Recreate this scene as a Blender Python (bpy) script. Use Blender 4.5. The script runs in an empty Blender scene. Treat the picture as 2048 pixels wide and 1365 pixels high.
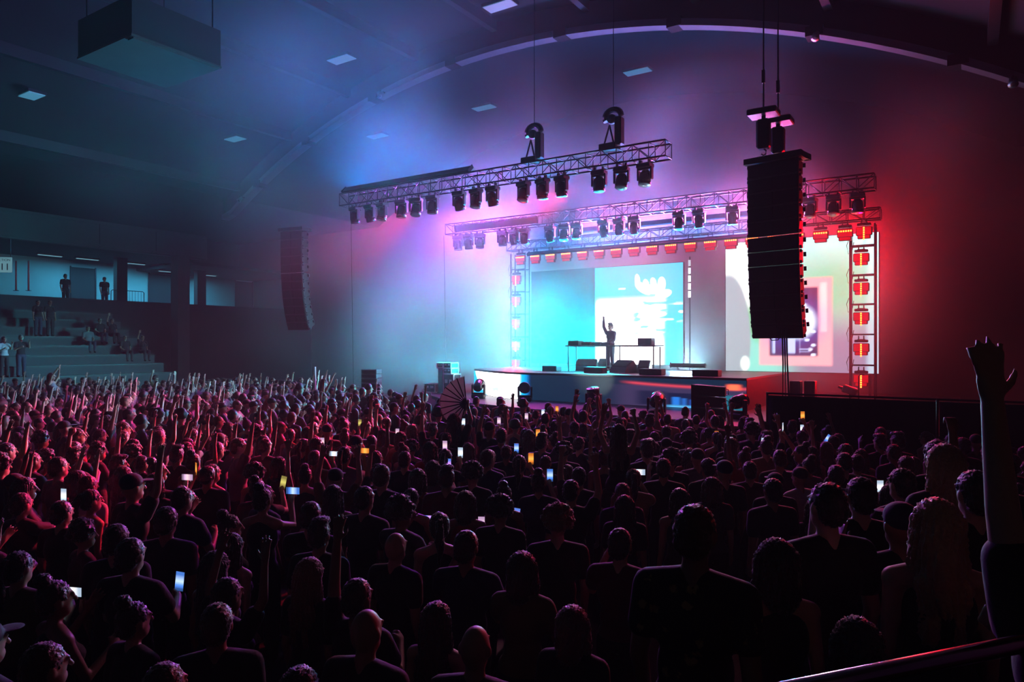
import bpy, bmesh, math, random
import numpy as np
from mathutils import Vector, Matrix, Quaternion

random.seed(7)
RNG = np.random.default_rng(7)
scene = bpy.context.scene
COL = scene.collection

# ------------------------------------------------------------------ camera
F = 1400.0                      # focal length in pixels of the 2048 px frame
CAMZ, HOR = 3.2, 690.0          # eye height, image row of the horizon
cam_d = bpy.data.cameras.new('camera')
cam_d.sensor_width = 36.0
cam_d.lens = F / 2048.0 * 36.0
cam_d.shift_y = (HOR - 682.5) / 2048.0
cam_d.clip_start = 0.05
cam_d.clip_end = 300
cam = bpy.data.objects.new('camera', cam_d)
COL.objects.link(cam)
cam.location = (0, 0, CAMZ)
cam.rotation_euler = (math.radians(90), 0, 0)
scene.camera = cam

# stage frame: origin at the near right LED tower, x to house right, y upstage
O = Vector((12.0, 24.0, 0.0))
RZ = math.atan2(-0.547, 0.837)
CR, SR = math.cos(RZ), math.sin(RZ)
def S(x, y, z=0.0):
    return Vector((O.x + CR * x - SR * y, O.y + SR * x + CR * y, z))
def toS(p):
    dx, dy = p[0] - O.x, p[1] - O.y
    return (CR * dx + SR * dy, -SR * dx + CR * dy)
def at(px, py, d):
    return Vector(((px - 1024.0) / F * d, d, CAMZ + (HOR - py) / F * d))

# ------------------------------------------------------------------ world: dark hall filled with thin stage haze
world = bpy.data.worlds.new('world')
scene.world = world
world.use_nodes = True
wn = world.node_tree
wn.nodes.clear()
wo = wn.nodes.new('ShaderNodeOutputWorld')
bg = wn.nodes.new('ShaderNodeBackground')
bg.inputs[0].default_value = (0, 0, 0, 1)
bg.inputs[1].default_value = 0
wn.links.new(bg.outputs[0], wo.inputs['Surface'])
vs = wn.nodes.new('ShaderNodeVolumeScatter')
vs.inputs['Color'].default_value = (0.95, 0.95, 0.97, 1)
# the haze machines stand on the stage: the haze is thickest over it, drifts out to house left and thins over the crowd
def wnode(op, a_, b_=None, c_=None):
    n_ = wn.nodes.new('ShaderNodeMath')
    n_.operation = op
    for i_, v_ in enumerate((a_, b_, c_)):
        if v_ is None: continue
        if isinstance(v_, (int, float)): n_.inputs[i_].default_value = v_
        else: wn.links.new(v_, n_.inputs[i_])
    return n_.outputs[0]
geo = wn.nodes.new('ShaderNodeNewGeometry')
def cloud(center, radii, rz):
    mp = wn.nodes.new('ShaderNodeMapping')
    mp.vector_type = 'TEXTURE'
    mp.inputs['Location'].default_value = center
    mp.inputs['Rotation'].default_value = (0, 0, rz)
    mp.inputs['Scale'].default_value = radii
    wn.links.new(geo.outputs['Position'], mp.inputs['Vector'])
    gr = wn.nodes.new('ShaderNodeTexGradient')
    gr.gradient_type = 'QUADRATIC_SPHERE'
    wn.links.new(mp.outputs[0], gr.inputs[0])
    return gr.outputs['Fac']
hz_noise = wn.nodes.new('ShaderNodeTexNoise')
hz_noise.inputs['Scale'].default_value = 0.25
hz_noise.inputs['Detail'].default_value = 0.0
hz_noise.inputs['Roughness'].default_value = 0.55
wn.links.new(geo.outputs['Position'], hz_noise.inputs['Vector'])
patch = wnode('POWER', wnode('MULTIPLY', hz_noise.outputs[0], 2.0), 3.5)
HAZE_BASE = 0.001
mass = wnode('MULTIPLY', cloud(S(-11.0, -2.0, 5.8), (24.0, 8.0, 12.0), RZ), 0.13)
mass = wnode('MULTIPLY_ADD', cloud((-8.0, 25.0, 12.5), (14.0, 13.0, 8.5), RZ), 0.055, mass)
mass = wnode('MULTIPLY_ADD', cloud(S(-.6, -1.2, 7.4), (6.0, 3.6, 4.0), RZ), 0.15, mass)
mass = wnode('MULTIPLY_ADD', cloud(S(-3.6, -2.2, 3.6), (5.5, 3.0, 4.0), RZ), 0.10, mass)

dens = wnode('ADD', wnode('MULTIPLY', patch, mass), HAZE_BASE)
wn.links.new(dens, vs.inputs['Density'])
world.cycles.volume_step_size = 2.0
vs.inputs['Anisotropy'].default_value = 0.25
wn.links.new(vs.outputs[0], wo.inputs['Volume'])

scene.view_settings.view_transform = 'Standard'
scene.view_settings.look = 'None'
scene.view_settings.gamma = 1.0
scene.view_settings.use_curve_mapping = False
scene.view_settings.exposure = -0.3
cy = scene.cycles
cy.max_bounces = 1
cy.diffuse_bounces = 1
cy.glossy_bounces = 2
cy.transmission_bounces = 1
cy.volume_bounces = 0
cy.transparent_max_bounces = 4
cy.use_denoising = True
cy.use_light_tree = False
cy.sample_clamp_indirect = 2.0
cy.sample_clamp_direct = 0.0
cy.caustics_reflective = False
cy.caustics_refractive = False
cy.volume_max_steps = 4

# ------------------------------------------------------------------ large lights added for haze and crowd (battens for most washes built below)
def spot(name, loc, target, color, power, angle, blend=1.0, radius=0.1):
    l = bpy.data.lights.new(name, 'SPOT')
    l.color = color
    l.energy = power
    l.spot_size = math.radians(angle)
    l.spot_blend = blend
    l.shadow_soft_size = radius
    o = bpy.data.objects.new(name, l)
    COL.objects.link(o)
    o.location = loc
    o.rotation_euler = (Vector(target) - Vector(loc)).to_track_quat('-Z', 'Y').to_euler()
    return o
def wash(name, loc, target, color, power, sx, sy, spread=180):
    l = bpy.data.lights.new(name, 'AREA')
    l.shape = 'RECTANGLE'
    l.size, l.size_y = sx, sy
    l.color = color
    l.energy = power
    l.spread = math.radians(spread)
    o = bpy.data.objects.new(name, l)
    COL.objects.link(o)
    o.location = loc
    zz = (Vector(loc) - Vector(target)).normalized()          # lamp looks along -z, its long side lies along the truss
    xx = Vector((CR, SR, 0))
    xx = (xx - zz * xx.dot(zz)).normalized()
    o.rotation_euler = Matrix((xx, zz.cross(xx), zz)).transposed().to_euler()
    return o
BLUE = (0.0, 0.22, 1.0)
AZURE = (0.0, 0.26, 1.0)
CYAN = (0.0, 0.75, 1.0)
VIOLET = (0.6, 0.13, 1.0)
MAGENTA = (1.0, 0.12, 0.45)
RED = (1.0, 0.0, 0.012)
# area light added for the cyan glow at the video wall; no fixture
wash('wash_cyan_screen', S(-9.9, .2, 3.4), S(-12.6, -6, 2.8), CYAN, 7500, 2.6, 1.5, 120)
wash('wash_azure_up', S(-8.0, -1.5, 7.1), S(-8.0, -7, 15), AZURE, 3000, 9.0, .25, 150)
wash('wash_blue_truss', S(-14.2, -7.5, 9.25), S(-14.2, -13, 15), (0.0, 0.27, 1.0), 900, 6.0, .35, 130)
wash('wash_violet_truss', S(-13.5, -2.65, 8.2), S(-13.5, -8, 6.8), (.5, .07, 1.0), 2300, 4.0, .3, 130)
wash('wash_pink_truss', S(-6.0, -1.2, 7.9), S(-6.0, -8, 9.0), (1.0, .12, .6), 2100, 9.0, .22, 160)
wash('wash_pale_centre', S(-5.6, -1.6, 2.48), S(-5.6, -5, 5), (.35, .75, 1.0), 600, 1.2, .16, 150)
# spots added near the truss lamps to redden left crowd and rim foreground
spot('lamp_red_crowd', S(-7.0, -7.8, 8.0), (-5.8, 10.0, 1.5), (1.0, .02, .07), 42000, 32, 1.0, .15)
spot('lamp_rose_crowd', S(-13.0, -7.8, 8.0), (-10.5, 17.0, 1.5), (1.0, .05, .20), 18000, 42, 1.0, .15)
spot('lamp_rim_crowd', S(-4.5, -7.8, 8.1), (1.2, 5.5, 1.5), (1.0, .35, .5), 2200, 40, 1.0, .15)
WARM_FILL_P = 12.0  # power of the assumed warm lamp behind the camera

# ------------------------------------------------------------------ helpers
class MB:
    """collects shapes; build() links them as one mesh object"""
    def __init__(s):
        s.v, s.f = [], []
    def add(s, vs_, fs_):
        b = len(s.v)
        s.v += [tuple(p) for p in vs_]
        s.f += [tuple(i + b for i in f) for f in fs_]
        return s
    def box(s, c, size, rot=None, bevel=0.0):
        x, y, z = [k / 2 for k in size]
        if bevel > 0:
            e = min(bevel, x * .9, y * .9, z * .9)
            pts = []
            for sz in (-1, 1):
                for zz, inset in ((z - e, 0), (z, e)) if sz > 0 else ((z, e), (z - e, 0)):
                    xx, yy = x - inset, y - inset
                    pts += [(-xx + e * (inset == 0), -yy, sz * zz), (xx - e * (inset == 0), -yy, sz * zz), (xx, -yy + e * (inset == 0), sz * zz), (xx, yy - e * (inset == 0), sz * zz),
                            (xx - e * (inset == 0), yy, sz * zz), (-xx + e * (inset == 0), yy, sz * zz), (-xx, yy - e * (inset == 0), sz * zz), (-xx, -yy + e * (inset == 0), sz * zz)]
            fs_ = [tuple(range(7, -1, -1)), tuple(range(24, 32))]
            for r in range(3):
                for k in range(8):
                    fs_.append((r * 8 + k, r * 8 + (k + 1) % 8, r * 8 + 8 + (k + 1) % 8, r * 8 + 8 + k))
        else:
            pts = [(a * x, b * y, d * z) for d in (-1, 1) for a, b in ((-1, -1), (1, -1), (1, 1), (-1, 1))]
            fs_ = [(3, 2, 1, 0), (4, 5, 6, 7), (0, 1, 5, 4), (1, 2, 6, 5), (2, 3, 7, 6), (3, 0, 4, 7)]
        c = Vector(c)
        if rot is not None:
            pts = [rot @ Vector(p) for p in pts]
        return s.add([Vector(p) + c for p in pts], fs_)
    def tube(s, p0, p1, r0, r1=None, n=8, cap=True):
        r1 = r0 if r1 is None else r1
        p0, p1 = Vector(p0), Vector(p1)
        q = (p1 - p0).to_track_quat('Z', 'Y')
        a = [q @ Vector((math.cos(2 * math.pi * k / n), math.sin(2 * math.pi * k / n), 0)) for k in range(n)]
        pts = [p0 + d * r0 for d in a] + [p1 + d * r1 for d in a]
        fs_ = [(k, (k + 1) % n, n + (k + 1) % n, n + k) for k in range(n)]
        if cap:
            fs_ += [tuple(range(n - 1, -1, -1)), tuple(range(n, 2 * n))]
        return s.add(pts, fs_)
    def path(s, pts, r, n=6):
        pts = [Vector(p) for p in pts]
        rings = []
        for i, p in enumerate(pts):
            t = pts[min(i + 1, len(pts) - 1)] - pts[max(i - 1, 0)]
            q = t.to_track_quat('Z', 'Y')
            rr = r[i] if isinstance(r, (list, tuple)) else r
            rings.append([p + q @ Vector((math.cos(2 * math.pi * k / n) * rr, math.sin(2 * math.pi * k / n) * rr, 0)) for k in range(n)])
        V_ = [v for ring in rings for v in ring]
        fs_ = []
        for i in range(len(rings) - 1):
            for k in range(n):
                fs_.append((i * n + k, i * n + (k + 1) % n, (i + 1) * n + (k + 1) % n, (i + 1) * n + k))
        m = (len(rings) - 1) * n
        fs_ += [tuple(range(n - 1, -1, -1)), tuple(range(m, m + n))]
        return s.add(V_, fs_)
    def lathe(s, prof, c=(0, 0, 0), axis=(0, 0, 1), n=16):
        q = Vector(axis).to_track_quat('Z', 'Y')
        c = Vector(c)
        V_ = [c + q @ Vector((r * math.cos(2 * math.pi * k / n), r * math.sin(2 * math.pi * k / n), z)) for r, z in prof for k in range(n)]
        fs_ = [(i * n + k, i * n + (k + 1) % n, (i + 1) * n + (k + 1) % n, (i + 1) * n + k) for i in range(len(prof) - 1) for k in range(n)]
        m = (len(prof) - 1) * n
        fs_ += [tuple(range(n - 1, -1, -1)), tuple(range(m, m + n))]
        return s.add(V_, fs_)
    def ellipsoid(s, c, r, nu=12, nv=8, rot=None):
        V_, fs_ = [(0, 0, -1)], []
        for i in range(1, nv):
            a = -math.pi / 2 + math.pi * i / nv
            V_ += [(math.cos(a) * math.cos(2 * math.pi * k / nu), math.cos(a) * math.sin(2 * math.pi * k / nu), math.sin(a)) for k in range(nu)]
        V_.append((0, 0, 1))
        top = len(V_) - 1
        for k in range(nu):
            fs_.append((0, 1 + (k + 1) % nu, 1 + k))
            fs_.append((top, 1 + (nv - 2) * nu + k, 1 + (nv - 2) * nu + (k + 1) % nu))
            for i in range(nv - 2):
                fs_.append((1 + i * nu + k, 1 + i * nu + (k + 1) % nu, 1 + (i + 1) * nu + (k + 1) % nu, 1 + (i + 1) * nu + k))
        pts = [Vector((p[0] * r[0], p[1] * r[1], p[2] * r[2])) for p in V_]
        if rot is not None:
            pts = [rot @ p for p in pts]
        return s.add([p + Vector(c) for p in pts], fs_)
    def prism(s, poly, z0, z1):
        n = len(poly)
        V_ = [(p[0], p[1], z0) for p in poly] + [(p[0], p[1], z1) for p in poly]
        return s.add(V_, [tuple(range(n - 1, -1, -1)), tuple(range(n, 2 * n))] + [(k, (k + 1) % n, n + (k + 1) % n, n + k) for k in range(n)])
    def mesh(s, name, mat=None, smooth=False):
        me = bpy.data.meshes.new(name)
        me.from_pydata(s.v, [], s.f)
        if mat is not None:
            me.materials.append(mat)
        if smooth:
            me.polygons.foreach_set('use_smooth', [True] * len(me.polygons))
        me.update()
        return me
    def build(s, name, mat=None, parent=None, loc=(0, 0, 0), rz=0.0, smooth=False):
        return link(name, s.mesh(name, mat, smooth), parent, loc, rz)

def link(name, data, parent=None, loc=(0, 0, 0), rz=0.0):
    o = bpy.data.objects.new(name, data)
    COL.objects.link(o)
    o.location = loc
    o.rotation_euler = (0, 0, rz)
    if parent is not None:
        o.parent = parent
    return o
def empty(name, loc=(0, 0, 0), rz=0.0):
    o = link(name, None, None, loc, rz)
    o.empty_display_size = 0.1
    return o
def tag(o, label=None, cat=None, group=None, kind=None):
    if label: o['label'] = label
    if cat: o['category'] = cat
    if group: o['group'] = group
    if kind: o['kind'] = kind
    return o
def thing(name, label, cat, loc=(0, 0, 0), rz=0.0, group=None):
    return tag(empty(name, loc, rz), label, cat, group)
CH = {}
def copy_tree(o, parent=None):
    c = o.copy()
    COL.objects.link(c)
    c.parent = parent
    for ch in list(o.children):
        copy_tree(ch, c)
    return c

# ------------------------------------------------------------------ materials
def mat(name, color, rough=0.6, metal=0.0, noise=0.0, nscale=8.0, bump=0.0, spec=0.5, emit=None, estr=0.0, objcol=False, sheen=0.0):
    m = bpy.data.materials.new(name)
    m.use_nodes = True
    nt = m.node_tree
    b = nt.nodes['Principled BSDF']
    b.inputs['Base Color'].default_value = (*color, 1)
    b.inputs['Roughness'].default_value = rough
    b.inputs['Metallic'].default_value = metal
    b.inputs['Specular IOR Level'].default_value = spec
    if sheen:
        b.inputs['Sheen Weight'].default_value = sheen
        b.inputs['Sheen Roughness'].default_value = 0.4
    src = None
    if objcol:
        oi = nt.nodes.new('ShaderNodeObjectInfo')
        src = oi.outputs['Color']
    if noise or bump:
        tc = nt.nodes.new('ShaderNodeTexCoord')
        nz = nt.nodes.new('ShaderNodeTexNoise')
        nz.inputs['Scale'].default_value = nscale
        nz.inputs['Detail'].default_value = 4
        nt.links.new(tc.outputs['Object'], nz.inputs['Vector'])
        if noise:
            mr = nt.nodes.new('ShaderNodeMapRange')
            mr.inputs['To Min'].default_value = 1 - noise
            mr.inputs['To Max'].default_value = 1 + noise
            nt.links.new(nz.outputs[0], mr.inputs['Value'])
            mx = nt.nodes.new('ShaderNodeMix')
            mx.data_type = 'RGBA'
            mx.blend_type = 'MULTIPLY'
            mx.inputs['Factor'].default_value = 1
            mx.inputs['A'].default_value = (*color, 1)
            if src: nt.links.new(src, mx.inputs['A'])
            nt.links.new(mr.outputs[0], mx.inputs['B'])
            src = mx.outputs['Result']
        if bump:
            bp = nt.nodes.new('ShaderNodeBump')
            bp.inputs['Strength'].default_value = bump
            bp.inputs['Distance'].default_value = 0.02
            nt.links.new(nz.outputs[0], bp.inputs['Height'])
            nt.links.new(bp.outputs[0], b.inputs['Normal'])
    if src:
        nt.links.new(src, b.inputs['Base Color'])
    if emit:
        b.inputs['Emission Color'].default_value = (*emit, 1)
        b.inputs['Emission Strength'].default_value = estr
    return m
def emat(name, color, strength, sample=False):
    m = mat(name, (0.02, 0.02, 0.02), 0.4, emit=color, estr=strength)
    m.cycles.emission_sampling = 'AUTO' if sample else 'NONE'
    return m
M = {}
M['floor'] = mat('dark_concrete', (0.03, 0.03, 0.033), 0.75, noise=0.3, nscale=0.7)
M['wall'] = mat('painted_block', (0.07, 0.075, 0.085), 0.8, noise=0.15, nscale=1.5)
M['dark_wall'] = mat('dark_paint', (0.03, 0.03, 0.04), 0.85, noise=0.2, nscale=1.0)
M['curtain'] = mat('black_drape', (0.012, 0.012, 0.014), 0.9, noise=0.3, nscale=3)
M['ceiling'] = mat('roof_deck', (0.006, 0.007, 0.009), 0.85, noise=0.2, nscale=0.5)
M['beam'] = mat('roof_steel', (0.013, 0.015, 0.019), 0.5, noise=0.25, nscale=2)
M['carpet'] = mat('black_carpet', (0.012, 0.012, 0.013), 1.0, noise=.3, nscale=60, spec=0.0)
M['flange'] = mat('painted_flange', (0.13, 0.145, 0.17), 0.5, noise=0.25, nscale=2)
M['concrete'] = mat('concrete', (0.06, 0.068, 0.075), 0.8, noise=0.2, nscale=1.2, bump=0.2)
M['white_wall'] = mat('concourse_paint', (0.42, 0.48, 0.5), 0.8, noise=0.08, nscale=2)
M['door'] = mat('door_paint', (0.02, 0.025, 0.035), 0.6)
M['black'] = mat('black_plastic', (0.015, 0.015, 0.017), 0.5, noise=0.2, nscale=20)
M['grille'] = mat('speaker_grille', (0.012, 0.012, 0.014), 0.65, noise=0.4, nscale=90)
M['gloss_black'] = mat('gloss_black', (0.012, 0.012, 0.014), 0.2)
M['alu'] = mat('truss_aluminium', (0.09, 0.092, 0.1), 0.3, metal=1.0, noise=0.1, nscale=30)
M['dark_metal'] = mat('dark_metal', (0.05, 0.05, 0.06), 0.4, metal=0.8, noise=0.1, nscale=20)
M['deck'] = mat('stage_deck', (0.10, 0.10, 0.11), 0.38, noise=0.2, nscale=1.4)
M['wood'] = mat('plywood', (0.55, 0.42, 0.3), 0.7, noise=0.25, nscale=6)
M['case'] = mat('road_case', (0.05, 0.06, 0.07), 0.5, noise=0.1, nscale=12)
M['case_edge'] = mat('case_aluminium', (0.7, 0.72, 0.75), 0.3, metal=0.9)
M['panel'] = mat('ceiling_panel_diffuser', (0.5, 0.55, 0.6), 0.6, emit=(.10, .5, .75), estr=.32)  # faint cyan emission put in for the blue light the panels reflect
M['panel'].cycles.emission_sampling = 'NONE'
M['lens'] = mat('lens_glass', (0.25, 0.27, 0.3), 0.08, metal=0.6)
M['rail'] = mat('rail_steel', (0.5, 0.5, 0.52), 0.22, metal=1.0)
M['sign'] = mat('sign_white', (0.8, 0.82, 0.82), 0.6)
M['ink'] = mat('sign_ink', (0.01, 0.01, 0.012), 0.6)
M['red_shell'] = mat('strobe_shell', (0.25, 0.03, 0.03), 0.35)

# ------------------------------------------------------------------ hall structure
def struct(name, mb, m, parent=None, rz=0.0, loc=(0, 0, 0)):
    o = mb.build(name, m, parent, loc, rz)
    if parent is None: tag(o, kind='structure')
    return o
def sbox(x0, x1, y0, y1, z0, z1):          # box in the stage frame (to be built at O with RZ)
    return MB().box(((x0 + x1) / 2, (y0 + y1) / 2, (z0 + z1) / 2), (x1 - x0, y1 - y0, z1 - z0))
XL, XR, YB, YF = -44.0, 11.0, 7.0, -46.0
struct('floor', sbox(XL, XR, YF, YB, -0.3, 0.0), M['floor'], rz=RZ, loc=O)
struct('wall_back', sbox(XL, XR, YB, YB + 0.3, 0, 17), M['curtain'], rz=RZ, loc=O)
struct('wall_front', sbox(XL, XR, YF - 0.3, YF, 0, 17), M['dark_wall'], rz=RZ, loc=O)
struct('wall_right', sbox(XR, XR + 0.3, YF, YB, 0, 17), M['dark_wall'], rz=RZ, loc=O)
struct('wall_left', sbox(XL - 0.3, XL, YF, YB, 0, 17), M['dark_wall'], rz=RZ, loc=O)
VC, VR, VAP = -12.4, 32.0, 15.8
def vault(x, apex=VAP):
    c = min(abs(x - VC), 17.0)
    return apex - (VR - math.sqrt(VR * VR - c * c))
prof = [XL] + [VC + 17 * k / 14 for k in range(-14, 15)] + [XR]
mb = MB()
n = len(prof)
pts = [(x, y, vault(x) + dz) for dz in (0, 0.3) for y in (YF, YB) for x in prof]
fs = []
for k in range(n - 1):
    fs += [(k, n + k, n + k + 1, k + 1), (2 * n + k, 2 * n + k + 1, 3 * n + k + 1, 3 * n + k), (k, k + 1, 2 * n + k + 1, 2 * n + k), (n + k, 3 * n + k, 3 * n + k + 1, n + k + 1)]
fs += [(0, 2 * n, 3 * n, n), (n - 1, 2 * n - 1, 4 * n - 1, 3 * n - 1)]
mb.add(pts, fs)
struct('ceiling', mb, M['ceiling'], rz=RZ, loc=O)
# arched roof ribs with a flange along the lower edge
def rib(y, low=1.0, flange=True):
    xs = [VC + 17.4 * k / 24 for k in range(-24, 25)]
    mb = MB()
    V_, fs_ = [], []
    for x in xs:
        zt, zb = vault(x) + 0.05, vault(x) - low
        V_ += [(x, y - .12, zb), (x, y + .12, zb), (x, y + .12, zt), (x, y - .12, zt)]
    for k in range(len(xs) - 1):
        for j in range(4):
            fs_.append((4 * k + j, 4 * k + (j + 1) % 4, 4 * k + 4 + (j + 1) % 4, 4 * k + 4 + j))
    fs_ += [(3, 2, 1, 0), tuple(4 * (len(xs) - 1) + j for j in range(4))]
    mb.add(V_, fs_)
    r = struct('trim_%d' % (int(-y) + 20), mb, M['ceiling'], rz=RZ, loc=O)
    if flange:
        fl = MB()
        V_, fs_ = [], []
        for x in xs:
            zb = vault(x) - low
            V_ += [(x, y - .22, zb - .13), (x, y + .22, zb - .13), (x, y + .22, zb + .1), (x, y - .22, zb + .1)]
        for k in range(len(xs) - 1):
            for j in range(4):
                fs_.append((4 * k + j, 4 * k + (j + 1) % 4, 4 * k + 4 + (j + 1) % 4, 4 * k + 4 + j))
        fs_ += [(3, 2, 1, 0), tuple(4 * (len(xs) - 1) + j for j in range(4))]
        fl.add(V_, fs_)
        fl.build('rib_flange', M['flange'], r)
        for k in (4, 9, 15, 21, 28, 34, 40, 45):           # splice plates
            zb = vault(xs[k]) - low
            MB().box((xs[k], y, zb - .02), (.5, .5, .3)).build('splice_plate', M['ceiling'], r)
    return r
rib(-4.0)
rib(-24.0, 0.7)
for k in range(9):                                          # purlins along the hall
    x = VC - 16 + 4 * k
    sb = sbox(x - .12, x + .12, -23.8, -4.2, vault(x) - .4, vault(x) + .02)
    struct('trim_%d' % (60 + k), sb, M['beam'], rz=RZ, loc=O)

def on_vault(px, py):
    d = 20.0
    for _ in range(60):
        p = at(px, py, d)
        d += (vault(toS(p)[0]) - p.z) * 1.2
        d = max(6, min(45, d))
    return at(px, py, d)
k = 0
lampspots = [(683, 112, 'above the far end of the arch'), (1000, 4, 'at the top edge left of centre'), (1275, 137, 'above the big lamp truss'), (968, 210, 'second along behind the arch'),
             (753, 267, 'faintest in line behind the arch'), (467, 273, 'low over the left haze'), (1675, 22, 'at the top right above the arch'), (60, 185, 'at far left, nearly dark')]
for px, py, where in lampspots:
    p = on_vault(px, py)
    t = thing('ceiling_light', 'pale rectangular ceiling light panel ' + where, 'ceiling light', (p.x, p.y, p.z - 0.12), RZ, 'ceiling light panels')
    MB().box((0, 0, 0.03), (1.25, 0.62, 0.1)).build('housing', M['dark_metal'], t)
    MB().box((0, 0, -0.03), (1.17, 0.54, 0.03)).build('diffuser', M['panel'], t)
# hanging box under the roof
p = at(301, 120, 19.4)
t = thing('hanging_box', 'large dark box hung from the roof with a pale underside', 'scoreboard', (p.x, p.y, 11.0), math.radians(-33))
MB().box((0, 0, 0.55), (2.7, 2.5, 1.0)).build('body', M['door'], t)
MB().box((0, 0, 0.02), (2.74, 2.54, 0.06)).build('underside', M['concrete'], t)
MB().box((1.2, 0, -0.03), (0.26, 2.4, 0.05)).build('trim_strip', M['concrete'], t)
for sx in (-1, 1):
    for sy in (-1, 1):
        MB().tube((sx * 1.2, sy * 1.1, 1.05), (sx * 1.2, sy * 1.1, 3.2), 0.02, n=6).build('hanger_rod', M['dark_metal'], t)

# ------------------------------------------------------------------ stands and concourse along the left wall
XS, YE = -29.3, -7.2                       # front edge of stands, far end of stands
for k in range(8):
    tr = struct('trim_%d' % (100 + k), sbox(XS - .8 * (k + 1), XS - .8 * k, -30, YE, 0, 1.86 + .43 * k), M['concrete'], rz=RZ, loc=O)
    nose = sbox(XS - .8 * k - .06, XS - .8 * k + .012, -30, YE, 1.82 + .43 * k, 1.872 + .43 * k).build('step_nosing', M['beam'], tr)
struct('wall_concourse', sbox(-36.2, -35.8, -30, 7, 0, 5.62), M['dark_wall'], rz=RZ, loc=O)
struct('floor_concourse', sbox(-44, -36.2, -30, 7, 5.0, 5.2), M['floor'], rz=RZ, loc=O)
wc = struct('wall_concourse_rear', sbox(-42.6, -42.3, -30, 7, 5.2, 8.6), M['white_wall'], rz=RZ, loc=O)
struct('ceiling_concourse', sbox(-44, -35.0, -30, -1.9, 8.3, 8.5), M['dark_wall'], rz=RZ, loc=O)
fas = struct('wall_fascia', sbox(-35.0, -34.6, -30, -1.9, 8.2, 9.6), M['concrete'], rz=RZ, loc=O)
for zz in (8.35, 9.5):
    sbox(-34.6, -34.55, -30, -1.9, zz - .05, zz + .05).build('fascia_moulding', M['concrete'], fas)
for yy in (-8.0, -5.0):
    sbox(-34.605, -34.59, yy - .02, yy + .02, 8.25, 9.55).build('panel_joint', M['dark_wall'], fas)
struct('ceiling_far_bay', sbox(-44, -36, -1.9, 7, 8.0, 8.2), M['dark_wall'], rz=RZ, loc=O)
tag(sbox(-34.35, -33.65, -4.3, -3.6, 0, 8.2).build('concrete_pillar', M['concrete'], None, O, RZ), 'square concrete pillar carrying the upper balcony', 'pillar')
# ------------------------------------------------------------------ stage
deck_poly = [(2.8, 3.5), (-17.5, 3.5), (-17.5, -2.0), (-15.6, -4.2), (-13.9, -6.2), (-12.2, -7.5), (-10.2, -8.3), (-8.4, -8.8), (-6.6, -9.15), (-4.3, -9.4), (2.8, -9.4)]
st = tag(empty('stage', O, RZ), 'low black stage with a curved lip in front of the crowd', 'stage')
MB().prism(deck_poly, 1.16, 1.30).build('deck', M['deck'], st)
MB().prism([(x * .985, y * .97) for x, y in deck_poly], 0, 1.15).build('skirt', M['curtain'], st)
lip = MB()
for a, b in zip(deck_poly[2:-1], deck_poly[3:]):
    lip.tube((a[0], a[1] - .012, 1.285), (b[0], b[1] - .012, 1.285), .014, n=6)
lip.build('lip_edge', M['case_edge'], st)

def fascia_path(n=150):
    out = []
    ctrl = [(-13.5, -4.0), (-12.6, -4.75), (-11.5, -5.5), (-10.6, -6.0), (-9.6, -6.2), (-2.25, -6.2)]
    seg = [math.dist(a, b) for a, b in zip(ctrl, ctrl[1:])]
    tot = sum(seg)
    for k in range(n):
        q = tot * k / (n - 1)
        i = 0
        while i < len(seg) - 1 and q > seg[i]:
            q -= seg[i]; i += 1
        f = q / seg[i]
        out.append((ctrl[i][0] + (ctrl[i + 1][0] - ctrl[i][0]) * f, ctrl[i][1] + (ctrl[i + 1][1] - ctrl[i][1]) * f))
    return out
dj_r = tag(empty('dj_riser', O, RZ), 'raised black performance platform faced with video panels', 'riser')
fp = fascia_path(40)
poly = [(x, y) for x, y in fp] + [(-2.25, -1.2), (-13.5, -1.2)]
MB().prism(poly, 1.30, 2.18).build('body', M['black'], dj_r)
MB().prism([(x, y - .05) for x, y in fp] + [(-2.2, -1.15), (-13.55, -1.15)], 2.18, 2.24).build('top', M['deck'], dj_r)

# ---- video pictures, computed per vertex of the LED surfaces
def smooth(a, b, x):
    t = np.clip((x - a) / (b - a), 0, 1)
    return t * t * (3 - 2 * t)
def sbx(U, V, x0, x1, y0, y1, s=.01):
    return smooth(x0 - s, x0 + s, U) * (1 - smooth(x1 - s, x1 + s, U)) * smooth(y0 - s, y0 + s, V) * (1 - smooth(y1 - s, y1 + s, V))
def sel(U, V, cx, cy_, rx, ry, rot=0.0, s=.15):
    c, n_ = math.cos(rot), math.sin(rot)
    x = ((U - cx) * c + (V - cy_) * n_) / rx
    y = (-(U - cx) * n_ + (V - cy_) * c) / ry
    return 1 - smooth(1 - s, 1 + s, np.sqrt(x * x + y * y))
def vnoise(U, V, fx, fy, seed):
    r = np.random.default_rng(seed)
    g = r.random((64, 64))
    x, y = (U * fx) % 63, (V * fy) % 63
    i, j = np.floor(x).astype(int), np.floor(y).astype(int)
    a, b = x - i, y - j
    a, b = a * a * (3 - 2 * a), b * b * (3 - 2 * b)
    i1, j1 = (i + 1) % 64, (j + 1) % 64
    return g[i, j] * (1 - a) * (1 - b) + g[i1, j] * a * (1 - b) + g[i, j1] * (1 - a) * b + g[i1, j1] * a * b
def over(img, m_, col, k=1.0):
    return img * (1 - m_[..., None]) + np.array(col) * k * m_[..., None]
def led_material(name, strength):
    m = bpy.data.materials.new(name)
    m.use_nodes = True
    nt = m.node_tree
    b = nt.nodes['Principled BSDF']
    b.inputs['Base Color'].default_value = (0.01, 0.01, 0.012, 1)
    b.inputs['Roughness'].default_value = 0.5
    a = nt.nodes.new('ShaderNodeAttribute')
    a.attribute_name = 'picture'
    nt.links.new(a.outputs['Color'], b.inputs['Emission Color'])
    b.inputs['Emission Strength'].default_value = strength
    return m
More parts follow.
